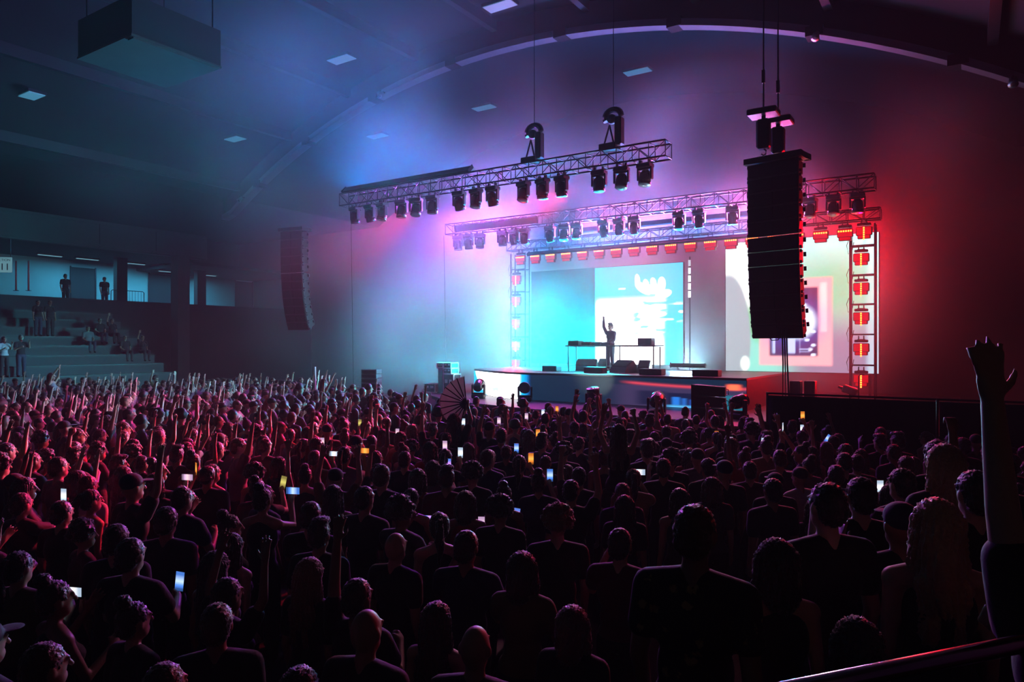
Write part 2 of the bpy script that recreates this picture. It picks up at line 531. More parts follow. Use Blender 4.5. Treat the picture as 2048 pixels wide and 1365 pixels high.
def led_surface(name, P00, nu, nv, pos, img, m, parent):
    """pos(u_index, v_index) -> point; img: (nu, nv, 3)"""
    V_ = [pos(i, j) for i in range(nu) for j in range(nv)]
    f_ = [(i * nv + j, (i + 1) * nv + j, (i + 1) * nv + j + 1, i * nv + j + 1) for i in range(nu - 1) for j in range(nv - 1)]
    me = bpy.data.meshes.new(name)
    me.from_pydata(V_, [], f_)
    me.materials.append(m)
    ca = me.color_attributes.new('picture', 'FLOAT_COLOR', 'POINT')
    rgba = np.ones((nu * nv, 4), dtype=np.float32)
    rgba[:, :3] = img.reshape(-1, 3)
    ca.data.foreach_set('color', rgba.ravel())
    return link(name, me, parent)

# riser fascia picture, U along the path from house left, V up
nu, nv = 300, 30
U, V = np.meshgrid(np.linspace(0, 1, nu), np.linspace(0, 1, nv), indexing='ij')
img = np.zeros((nu, nv, 3)) + np.array((0.004, 0.02, 0.05))
img = over(img, sbx(U, V, -.1, .385, -1, 2, .010), (0.0, .10, .5))
img = over(img, sbx(U, V, -.1, .375, -1, 2, .015), (0.0, .55, .95))
edge = .02 + .13 * (1 - V) ** 1.5
img = over(img, smooth(-.01, .02, U - edge) * (1 - smooth(.335, .36, U)), (1.0, .97, .98), 2.6)
img = over(img, sbx(U, V, .295, .305, .0, .8, .006) * .5, (.75, .8, .95), 1.4)
img = over(img, sel(U, V, .26, .42, .03, .07, -.5) * .6, (.4, .5, .6))
img = over(img, sbx(U, V, .06, .36, 0, .42, .02) * smooth(.55, .75, vnoise(U, V * 0, 60, 1, 3) + .25 - V) * .0, (1, 1, 1))
bars = .12 + .34 * vnoise(U, V * 0, 110, 1, 5)
img = over(img, sbx(U, V, .08, .29, -.1, .38, .01) * (V > bars) * .75, (.15, .75, .95))
img = over(img, sbx(U, V, .66, 1.01, -1, .75, .04) * .9, (.05, .035, .10))
img = over(img, sbx(U, V, .72, .80, .05, .55, .02), (.012, .014, .05))
img = over(img, sbx(U, V, .80, .94, .02, .5, .01), (.008, .012, .05))
for k, (a, b, c0, c1, col) in enumerate([(.815, .835, .08, .36, (.02, .2, .75)), (.84, .852, .08, .33, (.02, .14, .55)), (.86, .9, .06, .3, (.02, .08, .4)), (.905, .93, .2, .42, (.05, .3, .9))]):
    img = over(img, sbx(U, V, a, b, c0, c1, .006), col)
img = over(img, sbx(U, V, .8, .99, -.02, .07, .02), (.1, .5, .95))
img = over(img, sel(U, V, .925, .46, .008, .05) + 0, (.6, .75, 1))
img = over(img, sbx(U, V, .94, 1.1, -1, .48, .02), (.01, .16, .24))
line = .84 - .9 * (U - .68) + 1.6 * (U - .68) ** 2
img = over(img, np.exp(-((V - line) / .045) ** 2) * smooth(.66, .72, U), (.75, .06, .10))
img = over(img, sbx(U, V, .955, .985, .66, .86, .01), (1.6, .22, .10))
dj_led = led_material('riser_video', 1.0)
fpn = fascia_path(nu)
led_surface('video_fascia', None, nu, nv, lambda i, j: (fpn[i][0], fpn[i][1] - .055, 1.31 + .86 * j / (nv - 1)), img * 1.4, dj_led, dj_r)

# centre screen
def screen(name, label, x0, x1, y, z0, z1, img, strength):
    t = tag(empty(name, O, RZ), label, 'screen', 'video screens upstage')
    sbox(x0 - .02, x1 + .02, y + .01, y + .18, z0 - .02, z1 + .02).build('cabinet_frame', M['black'], t)
    nu, nv = img.shape[:2]
    led_surface('display', None, nu, nv, lambda i, j: (x0 + (x1 - x0) * i / (nu - 1), y, z0 + (z1 - z0) * j / (nv - 1)), img, led_material(name + '_video', strength), t)
    for k in range(1, 4):
        zz = z0 + (z1 - z0) * k / 4
        sbox(x0, x1, y + .18, y + .24, zz - .03, zz + .03).build('support_rail', M['dark_metal'], t)
    for xx in (x0 + .3, x1 - .3):
        sbox(xx - .04, xx + .04, y + .24, y + .32, 1.3, z1).build('upright', M['dark_metal'], t)
    return t
nu, nv = 110, 120
U, V = np.meshgrid(np.linspace(0, 1, nu), np.linspace(0, 1, nv), indexing='ij')
img = np.zeros((nu, nv, 3)) + np.array((0.0, .50, .72))
img = over(img, smooth(.0, .25, U) * 0 + sel(U, V, .55, .75, .5, .45, 0, .9) * .6, (.10, .72, .95))
img = over(img, sbx(U, V, .02, .80, -.2, .66 , .05), (1, .96, .97), 1.9)
img = over(img, sbx(U, V, .80, 1.05, -.2, .5, .03), (0, .62, .95), 1.0)
w = smooth(.56, .66, vnoise(U, V, 5, 34, 11) * .65 + vnoise(U, V, 14, 60, 12) * .35)
img = over(img, w * sbx(U, V, .42, .98, .28, .74, .08) * .9, (.03, .60, .85), 1.0)
img = over(img, smooth(.62, .7, vnoise(U, V, 8, 40, 21)) * sbx(U, V, .7, 1.0, .44, .6, .03), (1, 1, 1), 1.8)
img = over(img, smooth(.6, .75, vnoise(U, V, 12, 40, 31)) * sbx(U, V, .5, .8, .0, .3, .05) * .35, (.55, .75, .9))
# pale hand-like shape
hand = np.zeros_like(U)
for cx, cy_, rx, ry, rot in ((.50, .845, .028, .062, .15), (.565, .765, .10, .042, -.55), (.68, .75, .12, .045, -.1), (.60, .80, .03, .055, .35), (.68, .81, .032, .055, .3), (.77, .80, .042, .065, .05), (.79, .70, .085, .04, .2)):
    hand = np.maximum(hand, sel(U, V, cx, cy_, rx, ry, rot))
img = over(img, hand, (1, 1, 1), 2.0)
img = over(img, sbx(U, V, .28, .36, .765, .775, .006), (1, 1, 1), 1.6)
img = over(img, sbx(U, V, .01, .07, .50, .60, .006), (1, 1, 1), 1.6)
full = np.zeros((200, nv, 3))
U2, V2 = np.meshgrid(np.linspace(0, 1, 90), np.linspace(0, 1, nv), indexing='ij')
full[:90] = np.array((0.0, .005, .018)) + (smooth(.4, 1.15, U2 - .6 * (V2 - .4)) * smooth(.9, .35, V2))[..., None] * np.array((0.0, .09, .14))  # added left extension: azure fill and cyan haze glow put into the picture
full[90:] = img
img = full
screen('video_screen', 'bright cyan and white video screen behind the performer', -13.6, -6.5, .5, 2.38, 6.5, img, 1.7)

# right screen
nu, nv = 120, 112
U, V = np.meshgrid(np.linspace(0, 1, nu), np.linspace(0, 1, nv), indexing='ij')
img = np.zeros((nu, nv, 3)) + np.array((.25, .72, .60))
img = over(img, smooth(.6, 1.05, V), (.42, .95, .95))
img = over(img, sel(U, V, .72, .62, .22, .22, 0, .8) * .75, (.03, .62, .34))
img = over(img, smooth(.55, .2, V) * smooth(.3, .6, U), (.26, .22, .34))
img = over(img, sbx(U, V, .93, 1.1, -.1, 1.1, .02) * .5, (.6, .9, 1.0))
img = over(img, sbx(U, V, -.1, .19, .38, 1.1, .05), (.95, 1.0, .92), 2.0)
img = over(img, sel(U, V, .19, .38, .05, .14, .3, .6), (.12, .55, .2))
img = over(img, sel(U, V, .02, .25, .16, .52, 0, .08), (.34, .40, .44))
img = over(img, sel(U, V, .14, .06, .03, .05, 0, .4), (.85, 1, .9), 1.4)
img = over(img, sbx(U, V, .24, .72, .05, .70, .012), (.95, .46, .50))
img = over(img, sbx(U, V, .645, .685, .3, .66, .01), (1.0, .72, .7), 1.1)
img = over(img, sbx(U, V, .31, .63, .12, .63, .01), (.035, .02, .09))
img = over(img, sel(U, V, .47, .36, .17, .15, .4, .8) * .7, (.03, .08, .6))
img = over(img, sel(U, V, .49, .38, .12, .125, .3, .3), (.75, .9, 1.0), 1.4)
img = over(img, sel(U, V, .46, .38, .022, .05, -.2, .4), (.05, .12, .35))
img = over(img, sel(U, V, .53, .38, .018, .04, .4, .4), (.1, .2, .4))
img = over(img, sbx(U, V, .33, .51, .14, .26, .01) * (vnoise(U, V * 0, 50, 1, 8) > .45), (.55, .65, 1.0))
for a, b in ((.58, .33), (.6, .3), (.56, .24), (.6, .2), (.58, .17), (.6, .13), (.55, .47), (.58, .44), (.54, .50)):
    img = over(img, sel(U, V, a, b, .015, .010, 0, .4), (.7, .8, 1.0), 1.3)
for b in (.17, .15):
    img = over(img, sbx(U, V, .51, .58, b - .003, b + .003, .004), (.5, .6, 1.0))
screen('video_screen', 'pale green video screen with a pink framed picture, at right', -4.8, .46, .5, 2.2, 7.1, img, 1.7)

# ------------------------------------------------------------------ trusses
def truss(label, x0, x1, y, z, w=.5, h=.45, bay=.5):
    t = thing('lighting_truss', label, 'truss', S(x1, y, z), RZ, 'overhead lighting trusses')
    L = x1 - x0
    ch = MB().tube((0, 0, 0), (-L, 0, 0), .028, n=8).mesh('chord', M['alu'], True)
    for yy in (-w / 2, w / 2):
        for zz in (0, h):
            link('chord', ch, t, (0, yy, zz))
    nb = int(L / bay)
    b = L / nb
    post = MB().tube((0, 0, 0), (0, 0, h), .015, n=6).mesh('post', M['alu'], True)
    cross = MB().tube((0, -w / 2, 0), (0, w / 2, 0), .015, n=6).mesh('cross_bar', M['alu'], True)
    d1 = MB().tube((0, 0, 0), (-b, 0, h), .014, n=6).mesh('diagonal', M['alu'], True)
    d2 = MB().tube((0, 0, h), (-b, 0, 0), .014, n=6).mesh('diagonal', M['alu'], True)
    for k in range(nb + 1):
        for yy in (-w / 2, w / 2):
            link('post', post, t, (-b * k, yy, 0))
        for zz in (0, h):
            link('cross_bar', cross, t, (-b * k, 0, zz))
        if k < nb:
            for yy in (-w / 2, w / 2):
                link('diagonal', d1 if k % 2 else d2, t, (-b * k, yy, 0))
    return t
truss('near black lamp truss reaching out over the crowd', -17.2, -4.1, -7.5, 8.55)
truss('middle lamp truss hanging in purple haze over the stage', -16.4, .6, -2.0, 8.1)
truss('rear truss carrying the row of red strobes', -14.3, .6, -.3, 7.42, .4, .36)

# ------------------------------------------------------------------ moving-head lamps
def head_meshes():
    d = {}
    d['base'] = MB().box((0, 0, 0), (.40, .30, .13), bevel=.03).mesh('base', M['black'])
    y = MB()
    for sx in (-1, 1):
        y.box((sx * .19, 0, -.20), (.05, .14, .34), bevel=.02)
    y.box((0, 0, -.085), (.42, .16, .05), bevel=.02)
    d['yoke'] = y.mesh('yoke', M['black'])
    d['head'] = MB().lathe([(.02, .21), (.09, .20), (.14, .13), (.155, .02), (.16, -.10), (.165, -.17), (.15, -.18)], n=18).mesh('head', M['gloss_black'], True)
    d['ring'] = MB().lathe([(.150, -.181), (.165, -.172), (.168, -.19), (.152, -.20)], n=18).mesh('lens_ring', M['alu'], True)
    d['lens'] = MB().lathe([(.148, -.178), (.12, -.19), (.06, -.20), (.005, -.203)], n=18).mesh('lens', M['lens'], True)
    return d
HM = head_meshes()
def moving_head(label, loc, rz, tilt, hang=True, group=None, scale=1.0, pan=0.0):
    t = thing('moving_head_lamp', label, 'stage light', loc, rz, group)
    t.scale = (scale,) * 3
    if not hang:
        t.rotation_euler = (math.pi, 0, rz)
    link('base', HM['base'], t)
    y = link('yoke', HM['yoke'], t)
    y.rotation_euler = (0, 0, pan)
    h = link('head', HM['head'], t, (0, 0, -.31))
    h.rotation_euler = (tilt, 0, pan)
    link('lens_ring', HM['ring'], h)
    link('lens', HM['lens'], h)
    if hang:
        cl = MB()
        for sx in (-1, 1):
            cl.box((sx * .12, 0, .1), (.05, .08, .12))
        cl.box((0, 0, .06), (.28, .06, .03))
        cl.build('clamp', M['dark_metal'], t)
    return t
def x_on(px, y):                                            # place along a truss line
    q = (px - 1024) / F
    return (q * (O.y + CR * y) - O.x + SR * y) / (CR - q * SR)
names = ['nearest', 'second', 'third', 'fourth', 'fifth', 'sixth', 'seventh', 'eighth', 'ninth', 'tenth', 'eleventh', 'twelfth', 'thirteenth', 'fourteenth', 'fifteenth', 'sixteenth', 'seventeenth', 'farthest']
for k, px in enumerate((1290, 1243, 1198, 1123, 1085, 1047, 985, 952, 918, 865, 832, 803, 765, 740, 710)):
    moving_head('black moving head lamp, %s along the near truss' % names[k], S(x_on(px, -7.5), -7.5, 8.40), RZ + random.uniform(-.3, .3), random.uniform(-.35, .5), True, 'lamps under the near truss', 1.12)
for k, px in enumerate((1715, 1667, 1620, 1465, 1398, 1358, 1268, 1238, 1207, 1153, 1128, 1100, 1050, 1028, 1005, 960, 937, 916)):
    moving_head('moving head lamp, %s along the hazy middle truss' % names[k], S(x_on(px, -2.0), -2.0, 7.95), RZ + random.uniform(-.3, .3), random.uniform(-.35, .6), True, 'lamps under the middle truss', 1.1)
for k, (px, py, lab, tilt) in enumerate(((957, 797, 'moving head lamp on the stage lip beside the white video panels', -1.2), (1050, 803, 'moving head lamp lying sideways in front of the white video panels', 1.4),
                                  (1187, 822, 'moving head lamp on the stage lip throwing a white flare upward', .2), (1313, 834, 'round moving head lamp on the stage lip before the blue picture', -1.3),
                                  (1476, 838, 'moving head lamp with a red glint beside the black speaker stack', -1.4))):
    d = 1.9 * F / (py - HOR)
    if 'white flare' in lab:
        fl_ = spot('flare_lamp', at(px, py - 22, d) + Vector((0, .25, 0)), at(1192, 742, d + 3.2), (.8, 1.0, .85), 900, 38, 1.0, .05)
    moving_head(lab, at(px, py, d) + Vector((0, 0, .075)), RZ + random.uniform(-.5, .5), tilt, False, 'lamps along the stage lip', 1.15)
# ------------------------------------------------------------------ red strobes
LED_RED = emat('strobe_led', (1.0, .10, .012), 14.0)
SHELL_E = M['red_shell']
st_body = MB().box((0, .06, 0), (.50, .14, .30), bevel=.03).box((0, .06, -.19), (.40, .12, .14), bevel=.02).mesh('shell', SHELL_E)
st_face = MB().box((0, -.014, 0), (.44, .012, .25), bevel=.005).box((0, -.008, -.19), (.34, .012, .1), bevel=.004).mesh('glow_face', emat('strobe_diffuser', (1.0, .004, .012), .75))  # glowing plate added in place of LED spill on the red shell
st_bar = MB().box((0, .05, .225), (.42, .12, .09), bevel=.02).mesh('yoke', M['dark_metal'])
st_clamp = MB().box((-.08, .05, .33), (.035, .05, .14)).box((.08, .05, .33), (.035, .05, .14)).box((0, .05, .275), (.24, .05, .03)).mesh('clamp', M['dark_metal'])
dot_v = MB().box((0, 0, 0), (.05, .02, .055), bevel=.008).mesh('led_cell', LED_RED)
def strobe(label, x, y, z, vertical, power, group, angle=150, lamp=True):
    t = thing('red_strobe', label, 'strobe light', S(x, y, z), RZ, group)
    sh = link('shell', st_body, t)
    link('yoke', st_bar, t)
    link('glow_face', st_face, sh)
    link('clamp', st_clamp, t)
    for k in range(6):
        link('led_cell', dot_v, sh, (0, -.03, .10 - .075 * k) if vertical else (-.19 + .076 * k, -.03, .06))
    if lamp and power:
        l = bpy.data.lights.new('strobe_lamp', 'SPOT')
        l.color = RED
        l.energy = power
        l.spot_size = math.radians(angle)
        l.spot_blend = .5
        l.shadow_soft_size = .015
        lo = bpy.data.objects.new('lamp', l)
        COL.objects.link(lo)
        lo.parent = t
        lo.location = (0, -.16, 0)
        lo.rotation_euler = Vector((-.35, -1, -.25)).to_track_quat('-Z', 'Y').to_euler()
    return t
P_TOWER, P_LEFT, P_ROW = 520.0, 250.0, 30.0
TUBE_P = 150.0

for k, z in enumerate((6.15, 5.15, 4.15, 3.1, 2.05)):
    strobe('red strobe on the right LED tower, %s from the top' % ('first', 'second', 'third', 'fourth', 'lowest')[k], .02, -.42, z, True, P_TOWER * (1.3, 1, .8, .5, .35)[k], 'red strobes on the right tower')
for k, z in enumerate((6.15, 5.2, 4.2, 3.2, 2.4)):
    strobe('faint red strobe in the left column, %s from the top' % ('first', 'second', 'third', 'fourth', 'lowest')[k], -13.85, -.42, z, True, P_LEFT, 'red strobes on the left column')
for k in range(18):
    strobe('red strobe in the overhead row, %s from the right tower' % names[k], -.46 - .77 * k, -.55, 7.0, False, P_ROW * (2.2 if k < 4 else 1.0), 'red strobes in the overhead row')
strobe('red strobe at the corner where row meets right tower', .12, -.55, 7.02, True, P_TOWER * 4.5, 'red strobes on the right tower')

def tower(label, x, y, w, z0, z1):
    t = thing('truss_tower', label, 'truss', S(x, y, z0), RZ, 'upright strobe towers')
    leg = MB().tube((0, 0, 0), (0, 0, z1 - z0), .03, n=8).mesh('chord', M['dark_metal'], True)
    rung = MB().tube((-w / 2, 0, 0), (w / 2, 0, 0), .025, n=8).mesh('rung', M['dark_metal'], True)
    for sx in (-1, 1):
        link('chord', leg, t, (sx * w / 2, 0, 0))
        link('chord', leg, t, (sx * w / 2, .35, 0))
    for z in (6.58, 5.58, 4.58, 3.55, 2.5):
        for yy in (0, .35):
            link('rung', rung, t, (0, yy, z - z0))
    MB().box((0, .17, .03), (w + .5, .9, .06)).build('base_plate', M['dark_metal'], t)
    cb = MB()
    random.seed(3)
    for k in range(5):
        z = z1 - z0 - .5 - k * 1.0
        cb.path([(-w / 2 - .03, -.04, z), (-w / 2 - .1, -.05, z - .2), (-w / 2 - .05, -.04, z - .5), (-w / 2 + .08, -.05, z - .35), (-w / 2 + .12, -.05, z - .1)], .012, 5)
    cb.build('cable', M['black'], t)
    return t
tower('upright ladder truss of red strobes at the right edge of the screens', .04, -.25, .76, 1.3, 7.3)
tower('far ladder truss lost in the haze left of the stage', -13.85, -.25, .76, 1.3, 7.3)

# ------------------------------------------------------------------ hanging speaker arrays
def line_array(label, top, rz, n, w, h, dep, splay):
    t = thing('line_array', label, 'speaker', top, rz, 'hanging speaker arrays')
    MB().box((0, 0, .07), (w + .14, .14, .14)).box((0, .5, .07), (w + .14, .14, .14)).box((-w / 2, .25, .07), (.12, .6, .14)).box((w / 2, .25, .07), (.12, .6, .14)).build('rigging_frame', M['black'], t)
    p, a = Vector((0, 0, -.02)), 0.0
    cab = MB()
    hb = h * .82
    V_ = [(-w / 2, 0, 0), (w / 2, 0, 0), (w / 2 - .12, dep, -.0), (-w / 2 + .12, dep, 0), (-w / 2, 0, -h * .998), (w / 2, 0, -h * .998), (w / 2 - .12, dep, -hb), (-w / 2 + .12, dep, -hb)]
    cab.add(V_, [(3, 2, 1, 0), (4, 5, 6, 7), (0, 1, 5, 4), (1, 2, 6, 5), (2, 3, 7, 6), (3, 0, 4, 7)])
    cm = cab.mesh('cabinet', M['black'])
    g = MB().box((0, -.012, -h * .485), (w - .06, .02, h * .86), bevel=.006).box((0, -.03, -h * .485), (.02, .02, h * .8)).mesh('grille', M['grille'])
    hw = MB()
    for sx in (-1, 1):
        hw.box((sx * (w / 2 + .012), .06, -h * .12), (.03, .06, h * .2)).box((sx * (w / 2 + .012), .06, -h * .85), (.03, .06, h * .2)).box((sx * (w / 2 - .04), dep * .8, -h * .3), (.05, .05, h * .3))
    hm = hw.mesh('side_bracket', M['dark_metal'])
    for k in range(n):
        a += splay[k]
        c = link('cabinet', cm, t, p)
        c.rotation_euler = (a, 0, 0)
        link('grille', g, c)
        link('side_bracket', hm, c)
        p = p + Quaternion((1, 0, 0), a) @ Vector((0, 0, -h - (.022 if k == 4 else 0)))
    return t, p
R_ = math.radians
top = at(1545, 322, 16.4)
la, bot = line_array('huge black speaker array hanging at right in front of the red strobes', top, RZ + R_(-10), 12, 1.22, .345, .55, [0, 0, R_(.3), R_(.3), R_(.5), R_(.8), R_(1), R_(1.3), R_(1.6), R_(2), R_(2.5), R_(3)])
top2 = at(582, 462, 30)
line_array('pale blue speaker array hanging far left in the haze', top2, RZ + R_(10), 12, 1.15, .355, .55, [0, R_(.3), R_(.5), R_(.7), R_(1), R_(1.3), R_(1.6), R_(2), R_(2.4), R_(3), R_(3.6), R_(4)])
for px, py, d, ptop, lab in ((1527, 300, 16.3, 218, 'left one of two chain hoists above the big speaker array'), (1556, 309, 16.9, 236, 'right one of two chain hoists above the big speaker array')):
    b = at(px, py, d)
    zt = at(px, ptop, d).z
    hgt = zt - b.z
    t = thing('chain_hoist', lab, 'hoist', b, RZ, 'chain hoists over the speakers')
    MB().box((0, 0, hgt * .38), (.30, .26, hgt * .72), bevel=.05).build('motor_body', M['black'], t)
    MB().box((0, 0, hgt * .9), (.66, .5, .14), bevel=.02).build('top_plate', M['dark_metal'], t)
    MB().tube((0, 0, hgt * .74), (0, 0, hgt * .88), .05).build('neck', M['dark_metal'], t)
    hk = MB().path([(.0, 0, .03), (.06, 0, -.03), (.05, 0, -.1), (0, 0, -.13), (-.05, 0, -.09)], .02, 6)
    hk.build('hook', M['dark_metal'], t)
    MB().tube((0, 0, hgt), (0, 0, 13.2 - b.z), .018, n=6).build('chain', M['dark_metal'], t)
    MB().box((0, 0, hgt + .75), (.07, .07, .3)).build('shackle', M['dark_metal'], t)
cb = MB()
b0 = la.matrix_world @ Vector((0, 0, 0))
bp = at(1572, 676, 16.2)
for k, dx in enumerate((-.05, .0, .05)):
    cb.path([(bp.x + dx, bp.y + .1, bp.z + .2), (bp.x + dx + .02, bp.y + .1, bp.z - .6), (bp.x + dx * 1.6 + .04, bp.y + .1, 1.6), (bp.x + dx * 2, bp.y + .1, 0.02)], .018, 6)
cb.path([(bp.x - .45, bp.y - .05, bp.z + .08), (bp.x - .35, bp.y - .05, bp.z - .06), (bp.x - .2, bp.y - .05, bp.z - .05), (bp.x - .1, bp.y, bp.z + .08)], .012, 5)
tag(cb.build('speaker_cable', M['black']), 'bundle of black cables hanging down from the big speaker array', 'cable')

# hoists standing on the near truss
for px, py, lab in ((1225, 300, 'tall hoist motor on the near truss under a chain'), (1067, 332, 'dimmer hoist motor farther along the near truss')):
    x = x_on(px, -7.5)
    b = S(x, -7.5, 9.03)
    t = thing('truss_hoist', lab, 'hoist', b, RZ, 'hoists on the near truss')
    MB().box((-.1, 0, .09), (.55, .4, .18), bevel=.02).build('base_box', M['black'], t)
    MB().box((.22, 0, .52), (.22, .3, .85), bevel=.04).build('motor_body', M['black'], t)
    fr = MB()
    for sx in (-1, 1):
        fr.tube((-.12 + sx * .16, 0, .18), (-.1, 0, .75), .028)
    fr.build('sling_leg', M['dark_metal'], t)
    dr = MB()
    pts = [(.02 + .26 * math.cos(a), 0, .98 + .22 * math.sin(a)) for a in np.linspace(-.3, math.pi + .5, 14)]
    dr.path(pts, .09, 8)
    dr.build('chain_bag_loop', M['black'], t)
    MB().lathe([(.02, -.1), (.13, -.09), (.15, 0), (.13, .09), (.02, .1)], (-.02, 0, .92), (0, 1, 0), 14).build('chain_wheel', M['alu'], t, smooth=True)
    MB().tube((.03, 0, 1.2), (.03, 0, vault(x) - 9.05), .012, n=6).build('chain', M['dark_metal'], t)

# ------------------------------------------------------------------ performer's table and gear
def table(label, x0, x1, y, m):
    t = thing('folding_table', label, 'table', S((x0 + x1) / 2, y, 2.24), RZ, 'performer tables')
    w = x1 - x0
    MB().box((0, 0, .92), (w - .01, .75, .05), bevel=.012).build('table_top', m, t)
    for sx in (-1, 1):
        for sy in (-1, 1):
            MB().tube((sx * (w / 2 - .12), sy * .3, 0), (sx * (w / 2 - .12), sy * .3, .9), .022).build('leg', M['dark_metal'], t)
        MB().tube((sx * (w / 2 - .12), -.3, .2), (sx * (w / 2 - .12), .3, .2), .014, n=6).build('stretcher', M['dark_metal'], t)
    return t
table('black table under the performer with mixing decks', -9.25, -7.5, -3.9, M['black'])
table('black table right of the performer with a small box', -7.5, -5.75, -3.9, M['black'])
def gear(name, label, x, y, z, size, knobs=True, cat='dj gear'):
    t = thing(name, label, cat, S(x, y, z), RZ)
    MB().box((0, 0, size[2] / 2), size, bevel=.012).build('body', M['black'], t)
    if knobs:
        for k in range(4):
            MB().tube((-size[0] * .35 + k * size[0] * .22, -size[1] * .2, size[2]), (-size[0] * .35 + k * size[0] * .22, -size[1] * .2, size[2] + .02), .015).build('knob', M['dark_metal'], t)
        MB().lathe([(.13 * size[1] / .4, 0), (.13 * size[1] / .4, .015), (.02, .018)], (0, size[1] * .1, size[2])).build('jog_wheel', M['alu'], t)
    return t
gear('media_player', 'flat black deck at the left end of the table', -9.0, -3.9, 3.185, (.42, .4, .16))
gear('media_player', 'flat black deck left of the performer', -8.5, -3.9, 3.185, (.34, .4, .11))
gear('dj_mixer', 'black mixer on the table in front of the performer', -8.1, -3.9, 3.185, (.33, .4, .1))
gear('media_player', 'flat black deck beside the performer', -7.7, -3.9, 3.185, (.34, .4, .1))
gear('equipment_box', 'small dark box on the right end of the table', -6.25, -3.9, 3.185, (.5, .35, .24), False, 'box')
def wedge(label, x, y, rz, w=.75):
    t = thing('monitor_wedge', label, 'speaker', S(x, y, 2.24), RZ + rz, 'monitor wedges on the riser')
    prof_ = [(-.28, 0), (.28, 0), (.28, .22), (.12, .42), (-.2, .18)]
    V_ = [(sx * w / 2, y_, z_) for sx in (-1, 1) for y_, z_ in prof_]
    MB().add(V_, [(0, 1, 2, 3, 4), (9, 8, 7, 6, 5)] + [(k, 5 + k, 5 + (k + 1) % 5, (k + 1) % 5) for k in range(5)]).build('cabinet', M['black'], t)
    MB().box((0, -.055, .315), (w * .9, .36, .02), Matrix.Rotation(math.radians(37), 3, 'X')).build('grille', M['grille'], t)
    return t
wedge('floor monitor under the left end of the table', -8.75, -3.5, .3)
wedge('floor monitor under the right table', -6.9, -4.4, -.4, .8)
wedge('small floor monitor left of the performer legs', -8.55, -2.5, .1, .4)
wedge('small floor monitor under the far right table leg', -6.2, -4.2, .2, .4)
for x, y, w, lab in ((-9.6, -4.6, .6, 'low flat box at the left edge of the performer platform'), (-7.6, -5.1, .7, 'low flat box below the middle table leg'), (-5.35, -5.6, .75, 'low black box on the riser edge right of the tables'), (-3.6, -5.6, .8, 'low black box near the right end of the riser')):
    t = thing('power_box', lab, 'box', S(x, y, 2.24), RZ)
    MB().box((0, 0, .1), (w, .4, .2), bevel=.015).build('body', M['black'], t)
    MB().box((-w / 2 - .01, 0, .13), (.02, .16, .03)).build('handle', M['dark_metal'], t)

# ------------------------------------------------------------------ floor speakers, cases, barriers
t = thing('speaker_stack', 'stack of three slanted black speakers on the stage lip', 'speaker', at(1420, 838, 17.9), RZ + R_(8))
for k in range(3):
    c = MB()
    V_ = [(-.42, -.3, 0), (.42, -.3, 0), (.36, .3, 0), (-.36, .3, 0), (-.42, -.3, .29), (.42, -.3, .24), (.36, .3, .22), (-.36, .3, .27)]
    c.add(V_, [(3, 2, 1, 0), (4, 5, 6, 7), (0, 1, 5, 4), (1, 2, 6, 5), (2, 3, 7, 6), (3, 0, 4, 7)])
    cc = c.build('cabinet', M['black'], t, (0, 0, .02 + .285 * k))
    MB().box((0, -.31, .13), (.78, .02, .2), bevel=.006).build('grille', M['grille'], cc)
    MB().path([(.43, -.2, .05), (.48, -.2, .06), (.48, -.2, .18), (.43, -.2, .19)], .012, 5).build('handle', M['dark_metal'], cc)
b = at(1455, 845, 16.3)
t = thing('plywood_platform', 'low platform with a pale plywood top by the speaker stack', 'platform', (b.x, b.y, 0), RZ + R_(12))
MB().box((0, 0, 1.335), (1.9, .9, .05)).build('plywood_top', M['wood'], t)
for sx in (-1, 1):
    for sy in (-1, 1):
        MB().box((sx * .85, sy * .38, .655), (.09, .09, 1.31)).build('leg', M['dark_metal'], t)
MB().box((0, -.42, .68), (1.85, .03, 1.26)).build('front_skirt', M['curtain'], t)
# black draped fence
f0, f1 = Vector((5.24, 14.4, 0)), Vector((5.24, 14.4, 0)) + Vector((CR, SR, 0)) * 9.0
t = thing('draped_fence', 'long black draped fence running right from the stage', 'fence', f0, RZ)
def drape(w, h):
    mb = MB()
    n = 26
    V_ = []
    for k in range(n + 1):
        x = w * k / n
        y = .025 * math.sin(k * 1.9) + .012 * math.sin(k * 4.1)
        V_ += [(x, y, .03), (x, y, h), (x, y + .012, h), (x, y + .012, .03)]
    fs_ = []
    for k in range(n):
        for j in range(4):
            fs_.append((4 * k + j, 4 * k + (j + 1) % 4, 4 * k + 4 + (j + 1) % 4, 4 * k + 4 + j))
    fs_ += [(3, 2, 1, 0), tuple(4 * n + j for j in range(4))]
    return mb.add(V_, fs_).mesh('drape_panel', M['curtain'], True)
dm = drape(2.95, 2.16)
for k in range(3):
    link('drape_panel', dm, t, (.03 + 3.0 * k, 0, 0))
for k in range(4):
    MB().tube((3.0 * k, .05, 0), (3.0 * k, .05, 2.22), .025).build('post', M['dark_metal'], t)
MB().tube((0, .05, 2.2), (9, .05, 2.2), .02).build('top_rail', M['dark_metal'], t)

